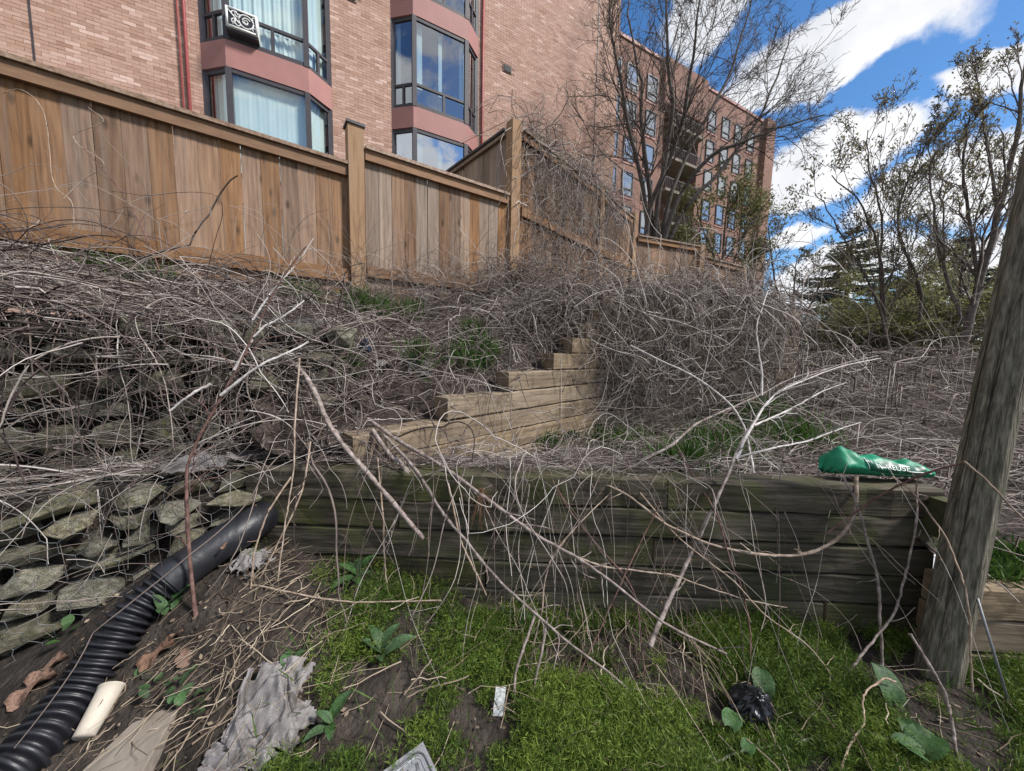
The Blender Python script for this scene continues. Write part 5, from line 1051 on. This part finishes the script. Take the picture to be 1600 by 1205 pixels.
B('pale vine zigzagging up the leftmost fence boards', [(35, 410, 2.3), (90, 385, 2.32), (113, 355, 2.33), (110, 315, 2.34), (82, 285, 2.34), (72, 200, 2.36), (58, 160, 2.36), (30, 140, 2.36), (3, 146, 2.34)], .0028, .0018, 'tan', 4, .12, wob=.003)
B('pale vine looping over the boards left of the dark thin stem', [(100, 310, 2.36), (130, 280, 2.4), (162, 255, 2.42), (120, 225, 2.4), (117, 208, 2.4), (160, 190, 2.44), (138, 168, 2.42)], .0026, .0016, 'tan', 3, .1, wob=.003)
for i, (lab, a) in enumerate((('tan stem cluster stalk leaning left below the thick grey branch', [(485, 690, 1.85), (475, 760, 1.74), (440, 840, 1.66), (405, 905, 1.6), (385, 935, 1.56)]), ('upright tan stalk in the cluster left of the thick grey branch', [(468, 560, 1.9), (460, 660, 1.8), (455, 740, 1.74), (440, 840, 1.66), (432, 925, 1.6)]),
    ('straight tan stalk standing before the left part of the wall', [(590, 715, 1.85), (597, 800, 1.76), (600, 880, 1.7), (606, 925, 1.66)]), ('thin stalk fanning left from the stalk cluster', [(455, 745, 1.74), (420, 800, 1.66), (400, 860, 1.6), (392, 920, 1.55)]),
    ('pale stalk hanging from the wall top over the needle tuft', [(700, 755, 1.78), (720, 840, 1.68), (740, 890, 1.62), (760, 930, 1.58)]))):
    B(lab, a, .005, .0032, 'tan', 3, .1, 'dry_stalk', 'stalk', 20+i)
B('long reddish vine dropping across the wall centre to the soil', [(858, 735, 1.86), (885, 790, 1.74), (930, 850, 1.66), (985, 920, 1.56), (1000, 1000, 1.46), (1010, 1080, 1.38)], .004, .0028, 'redtwig', 6, .1)
B('reddish vine swinging from the wall top down right of the centre', [(1060, 705, 2.0), (1085, 745, 1.85), (1118, 800, 1.7), (1140, 870, 1.62), (1160, 925, 1.58), (1172, 1000, 1.5), (1165, 1090, 1.4), (1150, 1180, 1.3)], .0042, .003, 'redtwig', 7, .12)
B('tan vine crossing from the wall top left to the plants at right', [(1000, 770, 1.78), (1060, 840, 1.68), (1140, 905, 1.6), (1190, 960, 1.54), (1260, 1010, 1.46), (1310, 1070, 1.38)], .004, .0026, 'tan', 6, .1)
B('leaning tan stalk bundle stem in the plants below the wall centre', [(985, 740, 1.85), (870, 860, 1.64), (845, 960, 1.52), (830, 1040, 1.42), (820, 1130, 1.32)], .004, .003, 'tan', 4, .12, 'dry_stalk', 'stalk')
B('long brown twig running from the wall to the bottom edge centre', [(1030, 790, 1.72), (985, 880, 1.6), (930, 1000, 1.44), (880, 1110, 1.3), (840, 1205, 1.18)], .0038, .003, 'redtwig', 5, .1)
B('pale horizontal stem lying on the ground below the left wall end', [(330, 908, 1.6), (400, 915, 1.56), (480, 932, 1.52), (560, 942, 1.5), (690, 938, 1.48)], .0045, .003, 'tan', 4, .12)
B('pale bent stick lying over the dark soil patch', [(625, 1095, 1.28), (665, 1075, 1.3), (700, 1062, 1.31), (732, 1056, 1.32)], .0036, .0025, 'straw', 0)
B('pale straight stick beside the dark soil patch', [(632, 1085, 1.27), (655, 1055, 1.31), (675, 1030, 1.35)], .003, .0025, 'straw', 0)
# greyed dead flat stalks in the centre plants
for i, (lab, a) in enumerate((('flat greyed dead stalk standing left in the centre plants', [(836, 960, 1.5), (820, 1010, 1.42), (806, 1060, 1.36), (806, 1110, 1.3)]), ('flat greyed dead stalk standing right in the centre plants', [(855, 965, 1.5), (846, 1020, 1.42), (832, 1080, 1.34), (826, 1135, 1.28)]))):
    B(lab, a, .0065, .005, 'bark', 0, .1, 'dead_stalk', 'stalk', 40+i, wob=.002)

# ------------------------------------------------------------------ grass, ground cover and weeds
def blades(pts, rad, cnt, h, m='grass', asp=.06, spread=.45, H=None):
    vs, qs, va, b = [], [], [], 0
    for p, r_ in zip(pts, rad):
        P = p+np.stack([rng.normal(0, r_, cnt), rng.normal(0, r_, cnt), np.zeros(cnt)], -1); P[:, 2] = H(P[:, 0], P[:, 1]) if H else p[2]
        D = nz(rng.normal(0, spread, (cnt, 3))+V(0, 0, 1)); l = h*U(.4, 1.2, cnt); v, q, a = leaves(P, l, np.clip(rng.normal(.5, .22, cnt), 0, 1), 0, asp, D); vs.append(v); qs.append(q+b); va.append(a); b += len(v)
    return np_mesh('blades', np.concatenate(vs), np.concatenate(qs), np.concatenate(va))
def grassy(name, label, pts, rad, cnt, h, H, **k): return stuff(link(name, blades(pts, rad, cnt, h, H=H, **k), 'grass'), label, 'grass')
grassy('grass', 'green grass patches on the middle terrace behind the front wall', [onmid(885, 690), onmid(850, 700), onmid(920, 685), onmid(1100, 705), onmid(1085, 730), onmid(1130, 690), onmid(1180, 650), onmid(1240, 690), onmid(1060, 735), onmid(980, 700), onmid(1150, 725)], [.10, .08, .1, .12, .09, .14, .25, .2, .08, .12, .1], 620, .23, H_mid)
grassy('grass', 'green grass tufts growing at the foot of the near fence', [at(200, 412, 2.82), at(165, 408, 2.76), at(235, 420, 2.88), at(460, 440, 3.45), at(485, 445, 3.5), at(565, 490, 3.6), at(600, 495, 3.7), at(640, 490, 3.85), at(735, 525, 3.5), at(742, 510, 3.55)], [.07, .06, .06, .06, .05, .06, .05, .06, .035, .03], 240, .24, H_up, asp=.05)
grassy('grass', 'green tufts among the vines on the bank above the tan timbers', [onup(540, 590), onup(735, 575), onup(720, 590), onup(760, 560), onup(655, 620)], [.04, .06, .05, .06, .05], 200, .22, H_up)
grassy('grass', 'green leafy patch above the short timber wall right of the pole', [V(2.45, 1.66, .46), V(2.6, 1.75, .48), V(2.8, 1.7, .47), V(2.35, 1.72, .47)], [.07, .07, .08, .05], 420, .07, H_mid, asp=.18, spread=.8)
# feathery ground cover
M0 = 95000; x, y = U(-1.35, 2.7, M0), U(.62, 1.86, M0); f = fbm(x, y, 3.2, 11)+.35*fbm(x, y, 9, 12)-.17
soil = np.zeros(M0)
for (sx, sy, sr) in [(640, 985, .16), (650, 1050, .12), (945, 1010, .11), (1290, 1115, .10), (1010, 1060, .10), (700, 955, .10), (1060, 1180, .05)]:
    p = F1(sx, sy); soil = np.maximum(soil, np.exp(-((x-p[0])**2+(y-p[1])**2)/(sr*.8)**2))
dens = smooth01((f-.36)/.16)*(1-soil)*np.maximum(smooth01((x+.98-.3*fbm(x, y, 5, 14))/.16), .5*smooth01((fbm(x, y, 4, 19)-.56)/.1))*(1-.75*smooth01((y-1.66)/.15))
for (cx_, cy_, rr_) in ((425, 1120, .17), (215, 1178, .2), (372, 1195, .12), (1172, 1125, .05), (780, 1113, .02)):
    p = F1(cx_, cy_); dens = dens*smooth01((np.hypot((x-p[0]), (y-p[1]))-rr_*.75)/.05)
ok = rng.random(M0) < dens; x, y, f = x[ok], y[ok], f[ok]; M = len(x); hgt = .012+.085*smooth01((f-.3)/.40)*U(.3, 1.3, M)
K = 7; S = np.stack([x, y, H_front(x, y)], -1); lean = rng.normal(0, .3, (M, 3))*V(1, 1, 0)
tt = np.tile(np.linspace(.25, 1, K), M); bi = np.repeat(np.arange(M), K); Pz = S[bi]+(V(0, 0, 1)+lean[bi])*(hgt[bi]*tt)[:, None]
D = nz(rng.normal(0, 1, (M*K, 3))*V(1, 1, .5)+V(0, 0, .75)); l = U(.010, .030, M*K)
v, q, a = leaves(Pz, l, np.clip(np.repeat(rng.normal(.48, .24, M)+.9*(fbm(x, y, 4, 15)-.5), K)+rng.normal(0, .12, M*K), 0, 1), 0, .12, D)
stuff(link('ground_cover', np_mesh('cover', v, q, a), 'cover'), 'low feathery bright green ground cover spread over the soil below the wall', 'ground cover')
M = 900; x, y = U(-.9, 2.5, M), U(.8, 1.8, M); D = nz(rng.normal(0, .5, (M, 3))+V(0, 0, 1)); v, q, a = leaves(np.stack([x, y, H_front(x, y)], -1), U(.06, .17, M), np.clip(rng.normal(.55, .25, M), 0, 1), 0, .035, D)
stuff(link('grass', np_mesh('blades', v, q, a), 'grass'), 'sparse thin grass blades scattered through the feathery ground cover', 'grass')
M = 2600; x, y = U(-1.9, 2.5, M), U(.7, 1.82, M); kp = rng.random(M) < np.where(x < -.7, 1, .45); x, y = x[kp], y[kp]; M = len(x); D = nz(rng.normal(0, 1, (M, 3))*V(1, 1, .25)); v, q, a = leaves(np.stack([x, y, H_front(x, y)+U(.002, .02, M)], -1), U(.008, .028, M), np.clip(rng.normal(.2, .18, M), 0, 1), 0, .55, D)
stuff(link('leaf_litter', np_mesh('litter', v, q, a), 'straw'), 'small brown bits of dead leaf scattered over the soil', 'leaf litter')
# taller feathery sprigs standing out of the low cover
M = 2600; x, y = U(-.85, 2.5, M), U(.75, 1.80, M); kp = rng.random(M) < smooth01((fbm(x, y, 3.2, 11)-.42)/.2)+.08; x, y = x[kp], y[kp]; M = len(x); K = 20; hgt = U(.045, .13, M); S = np.stack([x, y, H_front(x, y)], -1); lean_ = rng.normal(0, .35, (M, 3))*V(1, 1, 0)
tt = np.tile(np.linspace(.15, 1, K), M); bi = np.repeat(np.arange(M), K); Pz = S[bi]+(V(0, 0, 1)*tt[:, None]+lean_[bi]*(tt**1.6)[:, None])*hgt[bi][:, None]
D = nz(rng.normal(0, 1, (M*K, 3))*V(1, 1, .35)+V(0, 0, .5)); l = (.030*(1.1-.75*tt))*U(.6, 1.2, M*K); v, q, a = leaves(Pz, l, np.clip(np.repeat(rng.normal(.62, .2, M), K)+rng.normal(0, .1, M*K), 0, 1), 0, .13, D)
stuff(link('ground_cover', np_mesh('sprigs', v, q, a), 'cover'), 'taller feathery green sprigs rising out of the ground cover', 'ground cover')
def leafmesh(l, w, fold=.25, droop=.5, n=8, heart=False, lobes=0, curl=0., seed=0):
    r = np.random.default_rng(seed); v, f = [], []
    for i in range(n+1):
        t = i/n; wd = w*(math.sin(math.pi*min(1, t*.93+.07))**.7 if not heart else (math.sqrt(max(0, 1-(1.9*t-.75)**2)) if t < .4 else math.sqrt(max(0, 1-((t-.4)/.6)**1.7)))) if 0 < t < 1 else (0 if not heart else (w*.5 if t == 0 else 0))
        if lobes: wd *= .45+.55*abs(math.sin(t*math.pi*lobes+.5))
        z = l*(t*.35-droop*t*t)+.06*l*math.sin(t*9+seed)*.3
        for s in (-1, -.5, 0, .5, 1):
            back = -.18*l*(abs(s)**1.5) if heart and t < .25 else 0
            v.append((l*t+back*(1-t*4) if heart else l*t, wd*s, z+abs(s)*fold*wd+curl*w*math.sin(s*3+t*5)*abs(s)+r.normal(0, .006*l)))
    for i in range(n):
        for k in range(4): f.append((i*5+k, (i+1)*5+k, (i+1)*5+k+1, i*5+k+1))
    me = bpy.data.meshes.new('leaf'); me.from_pydata(v, [], f); me.shade_smooth(); return me
LM = [leafmesh(1, .2, seed=i, droop=.4+.2*i) for i in range(3)]; LH = [leafmesh(1, .45, .30, .62, 10, True, curl=.10, seed=i) for i in range(2)]; LO = [leafmesh(1, .36, .2, .3, 6, seed=i+4) for i in range(2)]
for me in LM+LH+LO: me.materials.append(MT['broad'])
def weed(label, P, n, l, kind=LM, lift=.5, spread=.02, seed=0, az=None, group='weeds scattered over the ground', name='weed', cat='weed'):
    r = np.random.default_rng(seed); t = thing(name, label, cat, tuple(P), group)
    for k in range(n):
        a = (az[k] if az else r.uniform(0, 6.28)); o = link('leaf', kind[k % len(kind)], None, t); o.location = (r.normal(0, spread), r.normal(0, spread), r.uniform(.0, .03)+(.05 if kind is LH else .015)); o.matrix_parent_inverse = Matrix(); o.rotation_euler = (r.normal(0, .15), -lift*r.uniform(.5, 1.3), a); s = l*r.uniform(.6, 1.1); o.scale = (s, s, s)
        if kind is LH:
            m = MB().tube([V(*o.location)+V(0, 0, 0), V(*o.location)*.6+V(0, 0, -.03), V(0, 0, -.09)], [.0022, .0026, .003], 5); st = m.build('stem', 'broad', None, True); st.parent = t
    return t
weed('dandelion like weed at the wall foot below the left stalks', F1(555, 912), 9, .12, LM, .7, .01, 1)
weed('long leaved weed standing left of the dark soil patch', F1(598, 1035), 8, .13, LM, .8, .01, 2)
weed('clover like weed patch between the cup and the straw', F1(255, 1080), 16, .045, LO, .6, .05, 3)
weed('small round leaved weed beside the flagstone right edge', F1(300, 1110), 9, .05, LO, .6, .03, 4)
weed('single round green leaf weed above the plastic bag', F1(445, 1050), 4, .055, LO, .3, .015, 5)
weed('dark narrow weed growing against the coupling of the pipe', F1(262, 965), 5, .12, LM, 1.2, .01, 6)
weed('thin bluish weed at the bottom left of centre', F1(520, 1140), 6, .10, LM, .7, .01, 7)
weed('large heart shaped leaf weed behind the black bag', F1(1195, 1098), 2, .115, LH, .55, .01, 8, [1.2, 1.9])
weed('large heart leaves standing just left of the pole foot', F1(1400, 1125), 2, .125, LH, 1.0, .02, 9, [1.7, 2.6])
weed('large drooping heart leaves at the bottom right edge', F1(1440, 1205), 3, .12, LH, .4, .02, 10, [2.5, 1.4, .5])
weed('flat dark leaves under the black bag', F1(1140, 1172), 3, .07, LH, .2, .03, 11)
weed('leafy weed beside the lower tan timber end', onup(648, 632), 9, .10, LO, .6, .05, 12)
weed('leafy weed in front of the second tan timber end', onup(738, 590), 10, .11, LO, .6, .06, 13)
weed('green dock weed growing in the terrace corner', onmid(890, 695), 12, .22, LM, 1.0, .05, 14)
weed('small weed cluster beside the wire basket foot', F1(105, 1000), 7, .05, LO, .6, .02, 15)
weed('little weed tuft at the wall foot in the centre', F1(800, 975), 9, .08, LM, .8, .03, 16)
LD = [leafmesh(1, .42, .3, .15, 10, False, 2.5, .5, seed=i) for i in range(3)]
for me in LD: me.materials.append(MT['deadleaf'])
for i, (lab, xx, yy, s, az) in enumerate((('large pinkish brown dead leaf lying right of the pipe', 215, 1050, .13, .5), ('smaller brown dead leaf above the clover weed', 285, 1052, .07, 2.2), ('curled brown dead leaf at the left edge by the pipe', 10, 1110, .14, .6), ('brown dead leaf between the stone basket and the pipe', 40, 1075, .12, .7), ('pale dead leaf close below the coupling', 262, 1005, .07, .2), ('small dead leaf on the black smooth pipe end', 345, 868, .03, 1.))):
    p = F1(xx, yy) if i < 5 else at(345, 862, 1.56); o = link('dead_leaf', LD[i % 3]); o.location = p+V(0, 0, .015); o.rotation_euler = (.2, -.25, az); o.scale = (s, s, s); tag(o, lab, 'leaf', 'dead leaves round the pipe')
# tuft of rusty needles stuck on the wall face
M = 55; S = at(752, 765, 1.74)+rng.normal(0, .006, (M, 3)); D = nz(V(0, -.1, -1)+rng.normal(0, .35, (M, 3))); l = U(.08, .2, M); t = np.linspace(0, 1, 5)
P = S[:, None]+D[:, None]*(l[:, None]*t[None])[..., None]; tag(link('needle_tuft', tubes([(P, np.full((M, 5), .0008), tone(M, .5))], 3), 'needle'), 'tuft of rusty pine needles hanging on the dark wall face', 'needle tuft')
# stones and pebbles in the dirt
for i, (xx, yy) in enumerate(((228, 1062), (235, 1055), (500, 905), (400, 905))):
    o = link('pebble', STONES[i]); p = F1(xx, yy); o.location = p+V(0, 0, .008); o.scale = (.03, .025, .02); o.rotation_euler = (0, 0, i); tag(o, ('small grey pebble touching the pink dead leaf', 'grey pebble just below the pink dead leaf', 'pebble beside the dandelion like weed', 'pebble on the shredded paper scrap')[i], 'pebble', 'pebbles near the pipe')
